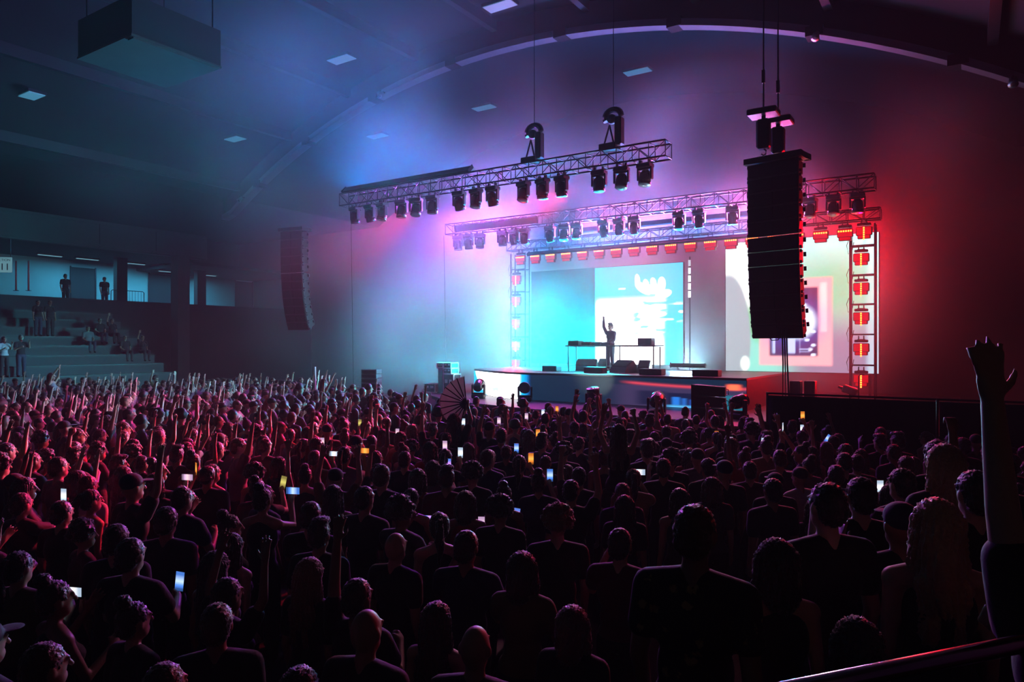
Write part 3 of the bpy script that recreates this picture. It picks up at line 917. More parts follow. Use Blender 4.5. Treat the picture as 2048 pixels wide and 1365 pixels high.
# flight cases left of the stage
def case(label, b, w, h, dep=.6):
    t = thing('flight_case', label, 'flight case', b, RZ, 'flight cases left of the riser')
    MB().box((0, 0, h / 2), (w - .02, dep - .02, h - .02)).build('body', M['case'], t)
    for sx in (-1, 1):
        for sy in (-1, 1):
            MB().box((sx * w / 2, sy * dep / 2, h / 2), (.035, .035, h)).build('edge_profile', M['case_edge'], t)
    for sz in (0.015, h - .015):
        for sy in (-1, 1):
            MB().box((0, sy * dep / 2, sz), (w, .035, .03)).build('edge_profile', M['case_edge'], t)
        for sx in (-1, 1):
            MB().box((sx * w / 2, 0, sz), (.035, dep, .03)).build('edge_profile', M['case_edge'], t)
    for sx in (-1, 1):
        MB().box((sx * w * .22, -dep / 2 - .005, h * .62), (w * .26, .02, min(.14, h * .25))).box((sx * w * .22, -dep / 2 - .015, h * .62), (.05, .02, .05)).build('latch', M['case_edge'], t)
    return t
dc = 27.5
sb = toS(at(904, 760, dc))
def case_at(label, dx, z, w, h, dep=.45):
    p_ = S(sb[0] + dx, sb[1], z)
    return case(label, p_, w, h, dep)
case_at('wide flight case at the bottom of the stack', 0, 1.3, .50, .76)
case_at('flight case in the middle of the stack', -.06, 2.06, .38, .22)
case_at('topmost small flight case of the stack', -.06, 2.28, .36, .22)
case_at('flight case on a black pedestal left of the stack', -.42, 2.28, .28, .22)
pb = S(sb[0] - .42, sb[1], 1.3)
t = thing('black_pedestal', 'black pedestal under the left flight case', 'pedestal', pb, RZ)
MB().box((0, 0, .49), (.26, .4, .98), bevel=.02).build('body', M['black'], t)
MB().box((0, 0, .02), (.30, .44, .04)).build('foot_plate', M['dark_metal'], t)
case_at('low flight case standing left of the stack', -.95, 1.3, .55, .36)
t = thing('speaker_stack', 'small pale stack of speakers standing beyond the far crowd', 'speaker', (at(743, 780, 26.5).x, 26.5, 0), RZ + R_(20))
MB().box((0, 0, .7), (.7, .7, 1.4), bevel=.03).build('subwoofer', M['black'], t)
for k in range(5):
    c = MB().box((0, 0, 1.42 + .09 + .17 * k), (.62, .5, .16), bevel=.01).build('cabinet', M['concrete'], t)
    MB().box((0, -.255, 1.51 + .17 * k), (.54, .02, .1), bevel=.005).build('grille', M['grille'], c)
p = at(630, 770, 26)
t = thing('white_post', 'thin white post standing at the far crowd edge', 'post', (p.x, p.y, 0))
MB().tube((0, 0, .02), (0, 0, at(630, 734, 26).z), .04, n=10).build('shaft', M['sign'], t)
MB().lathe([(.25, 0), (.25, .03), (.05, .06)], n=14).build('base', M['dark_metal'], t)
# haze machine and pipe at the foot of the right tower
p = at(1700, 800, 22.3)
t = thing('haze_machine', 'dark haze machine tilted on a stand at the tower foot', 'haze machine', (p.x, p.y, 1.3), RZ)
MB().tube((0, 0, .02), (0, 0, .34), .025).build('stand', M['dark_metal'], t)
MB().box((0, 0, .02), (.4, .4, .04)).build('base_plate', M['dark_metal'], t)
MB().box((0, 0, .45), (.44, .3, .24), Matrix.Rotation(.35, 3, 'Y'), bevel=.03).build('body', M['black'], t)
MB().tube((-.2, 0, .5), (-.34, 0, .56), .06, .04).build('nozzle', M['dark_metal'], t)
MB().path([(.25, 0, .02), (.25, 0, .9), (.3, 0, .95), (.42, 0, .95)], .02, 6).build('pipe_bracket', M['dark_metal'], t)
for px, lab in ((1592, 'left dark cabinet behind the hanging cables'), (1621, 'right dark cabinet behind the hanging cables')):
    p = at(px, 796, 21.0)
    t = thing('amp_cabinet', lab, 'cabinet', (p.x, p.y, 1.3), RZ, 'amplifier cabinets on the stage wing')
    MB().box((0, 0, .42), (.3, .4, .8), bevel=.02).build('body', M['black'], t)
    MB().box((0, -.205, .42), (.24, .02, .7)).build('front_grille', M['grille'], t)
    MB().box((0, 0, .01), (.26, .36, .02)).build('foot', M['dark_metal'], t)
# white LED strip upstage between the screens
p = S(-6.2, .4, 0)
t = thing('led_strip_pole', 'thin upright row of white LED segments between the screens', 'led strip', (p.x, p.y, 1.3), RZ)
MB().tube((0, .05, 0), (0, .05, 5.4), .03).build('pole', M['dark_metal'], t)
for k in range(5):
    MB().box((0, 0, 3.9 + .31 * k), (.09, .05, .24)).build('led_segment', emat('led_white_%d' % k, (.8, .95, 1), (4, 4, 2.5, 1.5, .8)[k]), t)
# LED battens added to house the colour washes
for nm, lab in (('wash_azure_up', 'long LED batten on the rear truss washing the roof blue'), ('wash_blue_truss', 'LED batten above the near truss pointing up to the left'), ('wash_violet_truss', 'violet LED batten at the far end of the middle truss'),
                ('wash_pink_truss', 'long pink LED batten under the middle truss'), ('wash_pale_centre', 'short pale LED batten on the riser between the screens')):
    lo = bpy.data.objects[nm]
    t = thing('led_batten', lab, 'stage light', lo.location, 0, 'LED battens')
    t.rotation_euler = lo.rotation_euler
    w_, h_ = lo.data.size, lo.data.size_y
    MB().box((0, 0, .07), (w_ + .06, h_ * .9, .09), bevel=.015).build('housing', M['black'], t)
    for sx in (-1, 1):
        MB().box((sx * (w_ / 2 + .05), 0, .06), (.03, h_ * .95, .13)).build('end_bracket', M['dark_metal'], t)
# thin cables dropping from the near truss, left of the stage
for px, y, x_end, lab in ((708, -7.5, .5, 'thin cable dropping from the far end of the near truss'), (893, -2.0, 0, 'thin cable dropping through the haze above the flight cases')):
    x = x_on(px, y)
    p_ = S(x, y, 1.3 if y > -3 else 0)
    h_ = 8.1 if y > -3 else 8.5
    cb = MB().path([(0, 0, 0), (-.05, 0, (h_ - p_.z) * .4), (-.12, 0, h_ - p_.z)], .009, 5)
    tag(cb.build('hanging_cable', M['black'], None, p_), lab, 'cable', 'hanging cables')
# small spotlights clamped to the roof arch
for px, lab in ((482, 'at its low far end'), (763, 'a third of the way up'), (1632, 'above the big speaker array'), (2026, 'at the right edge')):
    x = x_on(px, -4.5)
    p_ = S(x, -4.5, vault(x) - 1.3)
    t = thing('arch_spotlight', 'small pale spotlight clamped to the roof arch, ' + lab, 'spotlight', p_, RZ, 'spotlights on the arch')
    MB().lathe([(.03, .14), (.09, .12), (.11, -.1), (.12, -.12)], (0, -.05, 0), (0, .5, .6), 12).build('can', M['case_edge'], t, smooth=True)
    MB().lathe([(.1, -.11), (.05, -.125), (.005, -.13)], (0, -.05, 0), (0, .5, .6), 12).build('lens', M['lens'], t, smooth=True)
    MB().box((0, .05, .12), (.05, .3, .05)).build('clamp', M['dark_metal'], t)
# ------------------------------------------------------------------ haze plumes
# ------------------------------------------------------------------ people: shared meshes
def vlerp(a, b, t):
    return a + (b - a) * t
class Fig:
    """body as rounded limbs; surf() grows one continuous skin over them"""
    def __init__(s):
        s.p = []
    def cap(s, a, b, r0, r1, tag_='skin'):
        s.p.append(('c', Vector(a), Vector(b), r0, r1, tag_))
    def ell(s, c, r, tag_='skin'):
        s.p.append(('e', Vector(c), Vector(r), 0, 0, tag_))
def surf(prims, name, voxel, mats, inflate=0.0, ratio=1.0, smooth_it=2, tags=None):
    mb = MB()
    for k, a, b, r0, r1, tg in prims:
        if k == 'c':
            r0 += inflate; r1 += inflate
            mb.tube(a, b, r0, r1, n=12)
            mb.ellipsoid(a, (r0,) * 3, 12, 8)
            mb.ellipsoid(b, (r1,) * 3, 12, 8)
        else:
            mb.ellipsoid(a, (b.x + inflate, b.y + inflate, b.z + inflate), 18, 12)
    ob = link('tmp', mb.mesh('tmp'))
    m = ob.modifiers.new('r', 'REMESH')
    m.mode = 'VOXEL'
    m.voxel_size = voxel
    m = ob.modifiers.new('s', 'SMOOTH')
    m.factor, m.iterations = .5, smooth_it
    if ratio < 1:
        m = ob.modifiers.new('d', 'DECIMATE')
        m.ratio = ratio
    me = bpy.data.meshes.new_from_object(ob.evaluated_get(bpy.context.evaluated_depsgraph_get()))
    old = ob.data
    bpy.data.objects.remove(ob)
    bpy.data.meshes.remove(old)
    me.name = name
    me.materials.clear()
    for mm in mats: me.materials.append(mm)
    n = len(me.polygons)
    if tags and n:
        c = np.empty(n * 3)
        me.polygons.foreach_get('center', c)
        c = c.reshape(-1, 3)
        best = np.full(n, 1e9)
        idx = np.zeros(n, dtype=np.int32)
        for k, a, b, r0, r1, tg in prims:
            if k == 'c':
                ab = np.array(b - a)
                t = np.clip(((c - np.array(a)) @ ab) / max(1e-9, ab @ ab), 0, 1)
                dd = np.linalg.norm(c - (np.array(a) + t[:, None] * ab), axis=1) - (r0 + (r1 - r0) * t)
            else:
                q = (c - np.array(a)) / np.array(b)
                l = np.linalg.norm(q, axis=1)
                dd = (l - 1) * min(b)
            w = dd < best
            best[w] = dd[w]
            idx[w] = tags.get(tg, 0)
        me.polygons.foreach_set('material_index', idx)
    me.polygons.foreach_set('use_smooth', [True] * n)
    me.update()
    return me

def hand(f, w, d, side, mode='open', palm=None):
    d = Vector(d).normalized()
    nrm = Vector(palm) if palm is not None else Vector((0, 1, 0))
    s_ = d.cross(nrm)
    s_ = s_.normalized() if s_.length > 1e-3 else Vector((1, 0, 0))
    nrm = s_.cross(d).normalized()
    if s_.x * side > 0: s_ = -s_                           # thumb toward the body's middle
    w = Vector(w)
    f.cap(w, w + d * .045, .027, .026)
    for k in (-1, 0, 1):
        f.cap(w + d * .03 + s_ * .02 * k, w + d * .085 + s_ * .024 * k, .017, .016)
    L = (.062, .080, .086, .076)
    for k in range(4):
        o_ = (k - 1.5)
        base = w + d * .09 + s_ * .023 * o_
        if mode == 'open':
            d1 = (d + s_ * .16 * o_ + nrm * .05).normalized()
            mid = base + d1 * L[k] * .5
            tip = mid + (d1 + nrm * .25).normalized() * L[k] * .5
        elif mode == 'point' and k == 3:
            mid = base + d * .045; tip = mid + d * .04
        else:
            mid = base + (d * .5 + nrm).normalized() * .035
            tip = mid + (nrm * .3 - d).normalized() * .035
        f.cap(base, mid, .0105, .0100)
        f.cap(mid, tip, .0100, .0085)
    tb = w + d * .03 + s_ * .03
    if mode == 'open':
        f.cap(tb, tb + (s_ * .8 + d * .6).normalized() * .045, .0135, .0115)
        f.cap(tb + (s_ * .8 + d * .6).normalized() * .045, tb + (s_ * .8 + d * .6).normalized() * .045 + (s_ * .4 + d).normalized() * .03, .0115, .009)
    else:
        f.cap(tb, tb + (s_ * .5 + nrm * .5 + d * .6).normalized() * .04, .0135, .0115)
        f.cap(tb + (s_ * .5 + nrm * .5 + d * .6).normalized() * .04, tb + (s_ * .1 + nrm * .7 + d * .8).normalized() * .06, .0115, .0095)

ARM = {   # elbow, wrist, hand mode (for the right side; x mirrors)
    'down': ((.225, -.03, 1.11), (.215, .05, .87), 'grip'),
    'up': ((.27, .07, 1.62), (.23, .12, 1.86), 'open'),
    'reach': ((.215, .03, 1.68), (.215, .06, 1.945), 'open'),
    'fist': ((.25, .08, 1.63), (.24, .12, 1.88), 'grip'),
    'bent': ((.25, .10, 1.14), (.12, .29, 1.24), 'grip'),
    'chest': ((.26, .12, 1.22), (.20, .26, 1.42), 'open'),
    'phone': ((.23, .235, 1.33), (.115, .37, 1.52), 'grip'),
    'phone_high': ((.24, .13, 1.64), (.17, .25, 1.85), 'grip'),
    'phone_low': ((.24, .13, 1.16), (.11, .36, 1.20), 'grip'),
    'lap': ((.24, .03, 1.12), (.12, .25, .98), 'grip'),
    'deck': ((.24, .09, 1.13), (.19, .33, 1.05), 'grip'),
}
PHONE_OFF = {'phone': Vector((.112, .405, 1.64)), 'phone_high': Vector((.155, .285, 1.97)), 'phone_low': Vector((.10, .40, 1.32))}
def figure(right, left, fem=False, seated=False):
    f = Fig()
    sh = .165 if fem else .19
    hip = .165 if fem else .155
    f.ell((0, .005, 1.625), (.076, .096, .112))
    f.ell((0, .035, 1.555), (.056, .066, .058))
    f.cap((0, .108, 1.635), (0, .126, 1.598), .010, .014)            # nose
    f.cap((-.045, .088, 1.655), (.045, .088, 1.655), .012, .012)     # brow
    for s_ in (-1, 1):
        f.ell((s_ * .079, -.005, 1.615), (.012, .022, .032))
        f.ell((s_ * .032, .092, 1.634), (.014, .012, .010), 'eye')
    f.ell((0, .096, 1.562), (.026, .012, .009), 'lip')
    f.cap((0, -.012, 1.41), (0, .005, 1.54), .056 if not fem else .048, .052 if not fem else .045)
    f.ell((0, 0, 1.27), (sh * .88, .112, .185))
    f.ell((0, .0, 1.08), (.142 if not fem else .122, .098, .17))
    f.ell((0, -.005, .94), (hip, .112, .135))
    if fem:
        for s_ in (-1, 1): f.ell((s_ * .07, .085, 1.26), (.062, .06, .062))
    for s_ in (-1, 1):
        f.cap((s_ * .045, -.005, 1.43), (s_ * sh, 0, 1.395), .058, .054)
        el, wr, mode = ARM[right if s_ > 0 else left]
        k = sh / .19
        el = Vector((el[0] * s_ * (1 if el[2] > 1.5 else k), el[1], el[2]))
        wr = Vector((wr[0] * s_, wr[1], wr[2]))
        f.cap((s_ * sh, 0, 1.39), el, .053 if not fem else .045, .040 if not fem else .035)
        f.cap(el, wr, .040 if not fem else .034, .028 if not fem else .025)
        hand(f, wr, wr - el, s_, mode, (0, 1, .1) if wr.z > 1.5 else (-s_, .3, 0))
        if seated:
            f.cap((s_ * .09, 0, .92), (s_ * .11, .42, .94), .088, .06)
            f.cap((s_ * .11, .42, .94), (s_ * .11, .38, .53), .058, .042)
            f.cap((s_ * .11, .34, .49), (s_ * .11, .52, .475), .042, .034, 'shoe')
        else:
            f.cap((s_ * .088, 0, .90), (s_ * .10, .02, .49), .088, .058)
            f.cap((s_ * .10, .02, .49), (s_ * .105, -.01, .10), .056, .040)
            f.cap((s_ * .105, -.03, .048), (s_ * .115, .15, .042), .046, .040, 'shoe')
    return f
def cloth_prims(right, left, fem, sleeve, seated=False):
    sh = .165 if fem else .19
    hip = .165 if fem else .155
    f = Fig()
    f.ell((0, 0, 1.27), (sh * .90, .116, .17))
    f.ell((0, 0, 1.08), (.146 if not fem else .126, .102, .17))
    f.ell((0, -.005, .96), (hip, .114, .12))
    if fem:
        for s_ in (-1, 1): f.ell((s_ * .07, .085, 1.26), (.062, .06, .062))
    for s_ in (-1, 1):
        if sleeve:
            el = ARM[right if s_ > 0 else left][0]
            wr = ARM[right if s_ > 0 else left][1]
            k = sh / .19
            el = Vector((el[0] * s_ * (1 if el[2] > 1.5 else k), el[1], el[2]))
            f.cap((s_ * .05, -.005, 1.425), (s_ * sh, 0, 1.395), .056, .056)
            a = Vector((s_ * sh, 0, 1.39))
            if sleeve == 'long':
                f.cap(a, el, .058, .046)
                f.cap(el, vlerp(el, Vector((wr[0] * s_, wr[1], wr[2])), .95), .046, .034)
            else:
                f.cap(a, vlerp(a, el, .55), .058, .056)
        else:
            f.cap((s_ * .075, .01, 1.28), (s_ * .085, -.005, 1.425), .03, .028)
    return f
def leg_prims(fem, seated=False):
    f = Fig()
    f.ell((0, -.005, .93), (.168 if fem else .158, .115, .10))
    for s_ in (-1, 1):
        if seated:
            f.cap((s_ * .09, 0, .92), (s_ * .11, .42, .94), .088, .062)
            f.cap((s_ * .11, .42, .94), (s_ * .11, .38, .56), .062, .05)
        else:
            f.cap((s_ * .088, 0, .90), (s_ * .10, .02, .49), .088, .062)
            f.cap((s_ * .10, .02, .49), (s_ * .105, -.01, .12), .062, .052)
    return f
M['skin'] = mat('skin', (.42, .27, .2), .5, objcol=True, noise=.08, nscale=30)
M['eye'] = mat('eye_dark', (.03, .025, .02), .2)
M['lip'] = mat('lip', (.22, .07, .06), .4)
M['shoe'] = mat('shoe_leather', (.02, .02, .022), .5)
M['hair'] = mat('hair', (.03, .02, .015), .34, objcol=True, noise=.35, nscale=60, bump=.5, sheen=.5, spec=.7)
M['cloth'] = mat('cotton', (.05, .05, .06), .8, objcol=True, noise=.12, nscale=40, bump=.15, sheen=.15)
M['denim'] = mat('denim', (.03, .04, .07), .8, objcol=True, noise=.15, nscale=60)
BODY_M = [M['skin'], M['eye'], M['lip'], M['shoe']]
BTAG = {'skin': 0, 'eye': 1, 'lip': 2, 'shoe': 3}
VARS = {}
def variant(key, right, left, fem, seated=False, dj=False):
    f = figure(right, left, fem, seated)
    v = {'fem': fem, 'right': right, 'left': left, 'seated': seated}
    v['body'] = surf(f.p, 'person', .0105, BODY_M, ratio=.30, smooth_it=2, tags=BTAG)
    v['tee'] = surf(cloth_prims(right, left, fem, 'long' if dj else 'short').p, 'shirt', .016, [M['cloth']], .012, .5)
    v['tank'] = surf(cloth_prims(right, left, fem, None).p, 'tank_top', .015, [M['cloth']], .010, .5) if fem else v['tee']
    v['legs'] = LEGS[(fem, seated)]
    VARS[key] = v
LEGS = {(fm, se): surf(leg_prims(fm, se).p, 'trousers', .018, [M['denim']], .012, .5) for fm, se in ((False, False), (True, False), (False, True), (True, True))}
for key, r_, l_ in (('down', 'down', 'down'), ('up_right', 'up', 'down'), ('up_left', 'bent', 'reach'), ('both_up', 'up', 'up'), ('phone', 'phone', 'down'), ('phone_low', 'phone_low', 'bent'), ('phone_high', 'phone_high', 'bent'), ('bent', 'bent', 'chest')):
    for fm in (False, True):
        variant(key + ('_f' if fm else '_m'), r_, l_, fm)
variant('fist_m', 'down', 'fist', False)
variant('dj', 'up', 'deck', False, dj=True)
variant('seat_m', 'lap', 'lap', False, True)
variant('seat_f', 'up', 'lap', True, True)
variant('rider_f', 'phone_high', 'up', True, True)

def hair_mesh(kind):
    f = Fig()
    if kind == 'short':
        f.ell((0, -.014, 1.655), (.086, .100, .098)); f.ell((0, -.05, 1.60), (.078, .062, .075))
    elif kind == 'crop':
        f.ell((0, -.008, 1.652), (.081, .098, .094)); f.ell((0, -.045, 1.605), (.076, .058, .07))
    elif kind == 'quiff':
        f.ell((0, -.014, 1.655), (.085, .100, .096)); f.ell((0, -.05, 1.60), (.076, .06, .07)); f.ell((0, .05, 1.735), (.066, .062, .032)); f.ell((.01, -.01, 1.745), (.07, .07, .03))
    elif kind == 'long':
        f.ell((0, -.014, 1.655), (.092, .104, .102)); f.cap((0, -.055, 1.63), (0, -.085, 1.34), .085, .075)
        for s_ in (-1, 1):
            f.cap((s_ * .06, -.02, 1.66), (s_ * .085, -.02, 1.40), .045, .04); f.cap((s_ * .06, -.08, 1.4), (s_ * .05, -.10, 1.18), .05, .03)
    elif kind == 'bob':
        f.ell((0, -.014, 1.655), (.094, .104, .102)); f.cap((0, -.05, 1.63), (0, -.06, 1.50), .09, .085)
        for s_ in (-1, 1): f.cap((s_ * .07, -.01, 1.66), (s_ * .085, .0, 1.50), .04, .035)
    elif kind == 'bun':
        f.ell((0, -.014, 1.655), (.084, .100, .096)); f.ell((0, -.05, 1.60), (.074, .058, .068)); f.ell((0, -.07, 1.765), (.052, .052, .046))
    elif kind == 'tail':
        f.ell((0, -.014, 1.655), (.084, .100, .096)); f.ell((0, -.05, 1.60), (.074, .058, .068)); f.cap((0, -.11, 1.69), (0, -.17, 1.60), .03, .04); f.cap((0, -.17, 1.60), (0, -.14, 1.36), .04, .018)
    elif kind == 'curly':
        r = random.Random(5)
        f.ell((0, -.02, 1.67), (.115, .115, .105))
        for k in range(46):
            a, b = r.uniform(0, 6.28), r.uniform(-.5, 1.5)
            q = Vector((math.cos(a) * math.cos(b) * .115, math.sin(a) * math.cos(b) * .115 - .02, 1.67 + math.sin(b) * .105))
            if q.y > .05 and q.z < 1.68: continue
            f.ell(q, (.03, .03, .028))
    me = surf(f.p, 'hair', .009, [M['hair']], 0, .8, 1)
    n_ = len(me.vertices)                                   # locks and stray strands
    co = np.empty(n_ * 3); no = np.empty(n_ * 3)
    me.vertices.foreach_get('co', co); me.vertices.foreach_get('normal', no)
    co, no = co.reshape(-1, 3), no.reshape(-1, 3)
    r = np.random.default_rng(len(kind))
    th = np.arctan2(co[:, 0], -co[:, 1] - .01)
    if kind in ('long', 'bob', 'tail'):
        amp = .006 * np.sin(th * 26 + 3 * np.sin(co[:, 2] * 14)) + .003 * r.standard_normal(n_)
        co[:, 0] += .012 * np.sin(co[:, 2] * 17 + th * 3) * np.clip((1.5 - co[:, 2]) * 4, 0, 1)
    elif kind == 'curly':
        amp = .006 * r.standard_normal(n_)
    else:
        amp = .004 * np.sin(th * 30 + co[:, 2] * 40) + .0032 * r.standard_normal(n_)
    co += no * amp[:, None]
    me.vertices.foreach_set('co', co.ravel())
    me.update()
    return me
HAIR = {k: hair_mesh(k) for k in ('short', 'crop', 'quiff', 'long', 'bob', 'bun', 'tail', 'curly')}
fcap = Fig(); fcap.ell((0, -.012, 1.675), (.090, .104, .085)); fcap.ell((0, .13, 1.672), (.07, .075, .009))
HAIR['cap'] = surf(fcap.p, 'baseball_cap', .009, [M['cloth']], 0, .6, 1)

SKIN = [(.45, .28, .2), (.52, .34, .25), (.36, .21, .14), (.24, .13, .085), (.5, .31, .23)]
HAIRC = [(.012, .009, .008), (.02, .013, .01), (.035, .02, .012), (.06, .035, .018), (.015, .012, .012)]
SHIRT = {'black': (.012, .012, .014), 'dark grey': (.035, .035, .04), 'navy': (.012, .018, .05), 'maroon': (.07, .012, .018), 'brown': (.06, .04, .025), 'white': (.5, .5, .5), 'grey': (.16, .16, .17), 'red': (.3, .02, .02), 'olive': (.10, .09, .03), 'tan': (.28, .2, .11)}
SH_W = ['black'] * 9 + ['dark grey'] * 4 + ['navy'] * 3 + ['maroon', 'brown', 'grey', 'grey', 'white', 'red', 'olive', 'tan']
PEOPLE = []
def person(loc, face, key, hair='short', shirt='black', scale=1.0, skin=None, hairc=None, top='tee', label=None, group=None, legs=True):
    v = VARS[key]
    b = link('person', v['body'], None, loc, face)
    b.scale = (scale,) * 3
    b.color = (*(skin or random.choice(SKIN)), 1)
    if top == 'tank' and not v['fem']: top = 'tee'
    c = link('tank_top' if top == 'tank' else 'shirt', v[top], b)
    c.color = (*SHIRT[shirt], 1)
    if hair:
        h = link('baseball_cap' if hair == 'cap' else 'hair', HAIR[hair], b)
        h.color = (*((SHIRT[random.choice(('black', 'navy', 'dark grey'))]) if hair == 'cap' else (hairc or random.choice(HAIRC))), 1)
    if legs:
        l = link('trousers', v['legs'], b)
        l.color = random.choice(((.02, .022, .03, 1), (.03, .04, .07, 1), (.012, .012, .014, 1)))
    tag(b, label, 'person', group)
    PEOPLE.append(b)
    return b
def facing(dirx, diry):                                    # heading of a figure that looks along (x, y)
    return math.atan2(-dirx, diry)
TARGET = S(-8.0, -3.0)
def face_stage(p, jit=.3):
    return facing(TARGET.x - p[0], TARGET.y - p[1]) + random.gauss(0, jit)
# ------------------------------------------------------------------ people: placed one by one
random.seed(11)
# performer on the riser
p = S(-8.0, -3.05, 2.24)
dj = person(p, facing(-.72, -.62), 'dj', 'quiff', 'black', 1.0, hairc=(.02, .015, .012), label='performer in black clothes raising one hand behind the table')
# platform for the foreground viewers and the camera deck behind its rail
struct('floor_platform', MB().box((3.0, 4.2, .4), (4.9, 5.2, .8)), M['carpet'])
struct('floor_camera_deck', MB().box((0, -.7, .75), (9, 4.0, 1.5)), M['carpet'])
r0, r1 = at(1600, 1378, 1.75), at(2060, 1285, 1.95)
rd = (r1 - r0).normalized()
t = thing('guard_rail', 'round steel guard rail catching blue and red glints, nearest the camera', 'railing', (r0.x, r0.y, 0))
MB().tube(Vector((0, 0, r0.z)) - rd * .9, Vector((0, 0, r0.z)) + rd * 1.6, .024, n=20).build('top_rail', M['rail'], t, smooth=True)
for q in (-.8, 1.5):
    pp = rd * q
    MB().tube((pp.x, pp.y, .78), (pp.x, pp.y, r0.z), .022, n=12).build('post', M['rail'], t, smooth=True)

# dim warm lamp assumed behind the camera, added to light the foreground viewers
t = thing('house_lamp', 'small warm lamp hanging behind the viewers', 'lamp', (2.0, -5.0, 6.6))
MB().box((0, 0, .17), (.3, .3, .06), bevel=.02).build('cap_plate', M['dark_metal'], t)
MB().lathe([(.05, -.12), (.14, -.1), (.16, .05), (.1, .14), (.02, .15)], n=14).build('shade', emat('warm_shade', (1, .6, .3), 1.0), t, smooth=True)
MB().tube((0, 0, .18), (0, 0, vault(toS((2.0, -5.0))[0]) - 6.62), .02).build('hanging_rod', M['dark_metal'], t)
spot('lamp_house', (2.0, -4.8, 6.5), (1.5, 4, 1.5), (1.0, .55, .2), WARM_FILL_P, 110, 1.0, .1)  # warm fill on the foreground viewers, from the assumed lamp
PLAT = .8
def fore(px, ytop, zb, hgt, key, hair, shirt, label, turn=0.0, hairc=None, top='tee', skin=None, jit=None, d=None):
    """a viewer whose head top shows at (px, ytop), standing at height zb; hgt = body height"""
    sc = hgt / 1.74
    d = d or (CAMZ - zb - hgt) * F / (ytop - HOR)
    x = (px - 1024) / F * d
    f_ = facing(TARGET.x - x, TARGET.y - d) + turn
    b = person((x, d, zb), f_, key, hair, shirt, sc, skin, hairc, top, label, 'viewers in the foreground')
    return b
BLOND, LBROWN = (.42, .27, .13), (.16, .09, .045)
def plat(px, ytop, d, *a_, **k_):
    return fore(px, ytop, PLAT, CAMZ - PLAT - (ytop - HOR) * d / F, *a_, d=d, **k_)
flo = plat(1390, 1012, 2.85, 'down_m', 'crop', 'black', 'person in a dark flowered short-sleeved shirt, largest figure near the right', -.35, (.10, .06, .035))
plat(1655, 968, 3.45, 'down_m', 'crop', 'black', 'person in a plain dark shirt right of the flowered shirt', .25)
plat(1722, 958, 4.1, 'bent_m', 'short', 'black', 'person in a dark top just behind the plain dark shirt')
plat(1803, 940, 4.75, 'bent_f', 'short', 'black', 'person in dark top behind the capped viewer by the fence', .2)
plat(1888, 893, 4.3, 'down_f', 'long', 'dark grey', 'person with long pale hair standing tallest before the fence', .1, BLOND)
plat(1950, 945, 3.65, 'down_m', 'short', 'black', 'person in dark top right of the tall long-haired viewer')
plat(1873, 1004, 3.0, 'down_f', 'long', 'black', 'person with long pale hair and bare shoulders near the right edge', -.2, BLOND, 'tank')
plat(1800, 1010, 3.55, 'bent_m', 'cap', 'black', 'person in a dark cap between the two long-haired viewers', .1)
plat(1552, 1084, 3.02, 'down_f', 'bob', 'black', 'person in sleeveless top beside the flowered shirt', .15, None, 'tank')
plat(1712, 1242, 2.48, 'down_f', 'bob', 'navy', 'short person low at the bottom right above the rail', .1)
plat(1872, 884, 5.3, 'down_m', 'short', 'black', 'person in dark top half hidden at the fence')
fore(2170, 1000, PLAT, 1.99, 'up_left_m', 'short', 'black', 'person at the right edge stretching one arm straight up', .25, d=2.06)
plat(1998, 912, 4.6, 'fist_m', 'short', 'black', 'person raising a bent arm near the right edge')
# flowered shirt cloth
m = bpy.data.materials.new('flowered_cotton')
m.use_nodes = True
nt = m.node_tree
bs = nt.nodes['Principled BSDF']
bs.inputs['Roughness'].default_value = .8
tc = nt.nodes.new('ShaderNodeTexCoord')
vo = nt.nodes.new('ShaderNodeTexVoronoi')
vo.inputs['Scale'].default_value = 13
nz = nt.nodes.new('ShaderNodeTexNoise')
nz.inputs['Scale'].default_value = 45
nt.links.new(tc.outputs['Object'], vo.inputs['Vector'])
nt.links.new(tc.outputs['Object'], nz.inputs['Vector'])
ad = nt.nodes.new('ShaderNodeMath')
ad.operation = 'MULTIPLY_ADD'
nt.links.new(nz.outputs[0], ad.inputs[0]); ad.inputs[1].default_value = .5
nt.links.new(vo.outputs['Distance'], ad.inputs[2])
rp = nt.nodes.new('ShaderNodeValToRGB')
rp.color_ramp.elements[0].position, rp.color_ramp.elements[0].color = .42, (.34, .24, .09, 1)
rp.color_ramp.elements[1].position, rp.color_ramp.elements[1].color = .52, (.012, .012, .014, 1)
nt.links.new(ad.outputs[0], rp.inputs[0])
nt.links.new(rp.outputs[0], bs.inputs['Base Color'])
for c in flo.children:
    if c.name.startswith('shirt'):
        c.material_slots[0].link = 'OBJECT'
        c.material_slots[0].material = m
# ------------------------------------------------------------------ stands: spectators
def stand_person(px, row, key, hair, shirt, label, yoff=0.0, hgt=1.7, turn=0.0, top='tee'):
    """on step number row (0 = lowest)"""
    x = XS - .8 * row - .4
    q = (px - 1024) / F                                    # where that column of the picture meets the step
    y = (q * (O.y + SR * x) - O.x - CR * x) / (-SR - q * CR)
    z = 1.86 + .43 * row
    sc = hgt / 1.74
    if VARS[key]['seated']:
        z += .0 - (.80 * sc) + .02
    return person(S(x, y, z), RZ - math.pi / 2 + turn, key, hair, shirt, sc, None, None, top, label, 'spectators in the left stands')
stand_person(8, 0, 'bent_f', 'long', 'white', 'person in a white dress standing at the far left', hgt=1.66)
stand_person(42, 0, 'bent_m', 'short', 'black', 'person in dark clothes beside the white dress', hgt=1.74)
stand_person(76, 4, 'down_f', 'short', 'black', 'person standing high in the stands with pale legs', hgt=1.68)
stand_person(100, 4, 'down_m', 'short', 'black', 'person in dark clothes right of the pale legs', hgt=1.7)
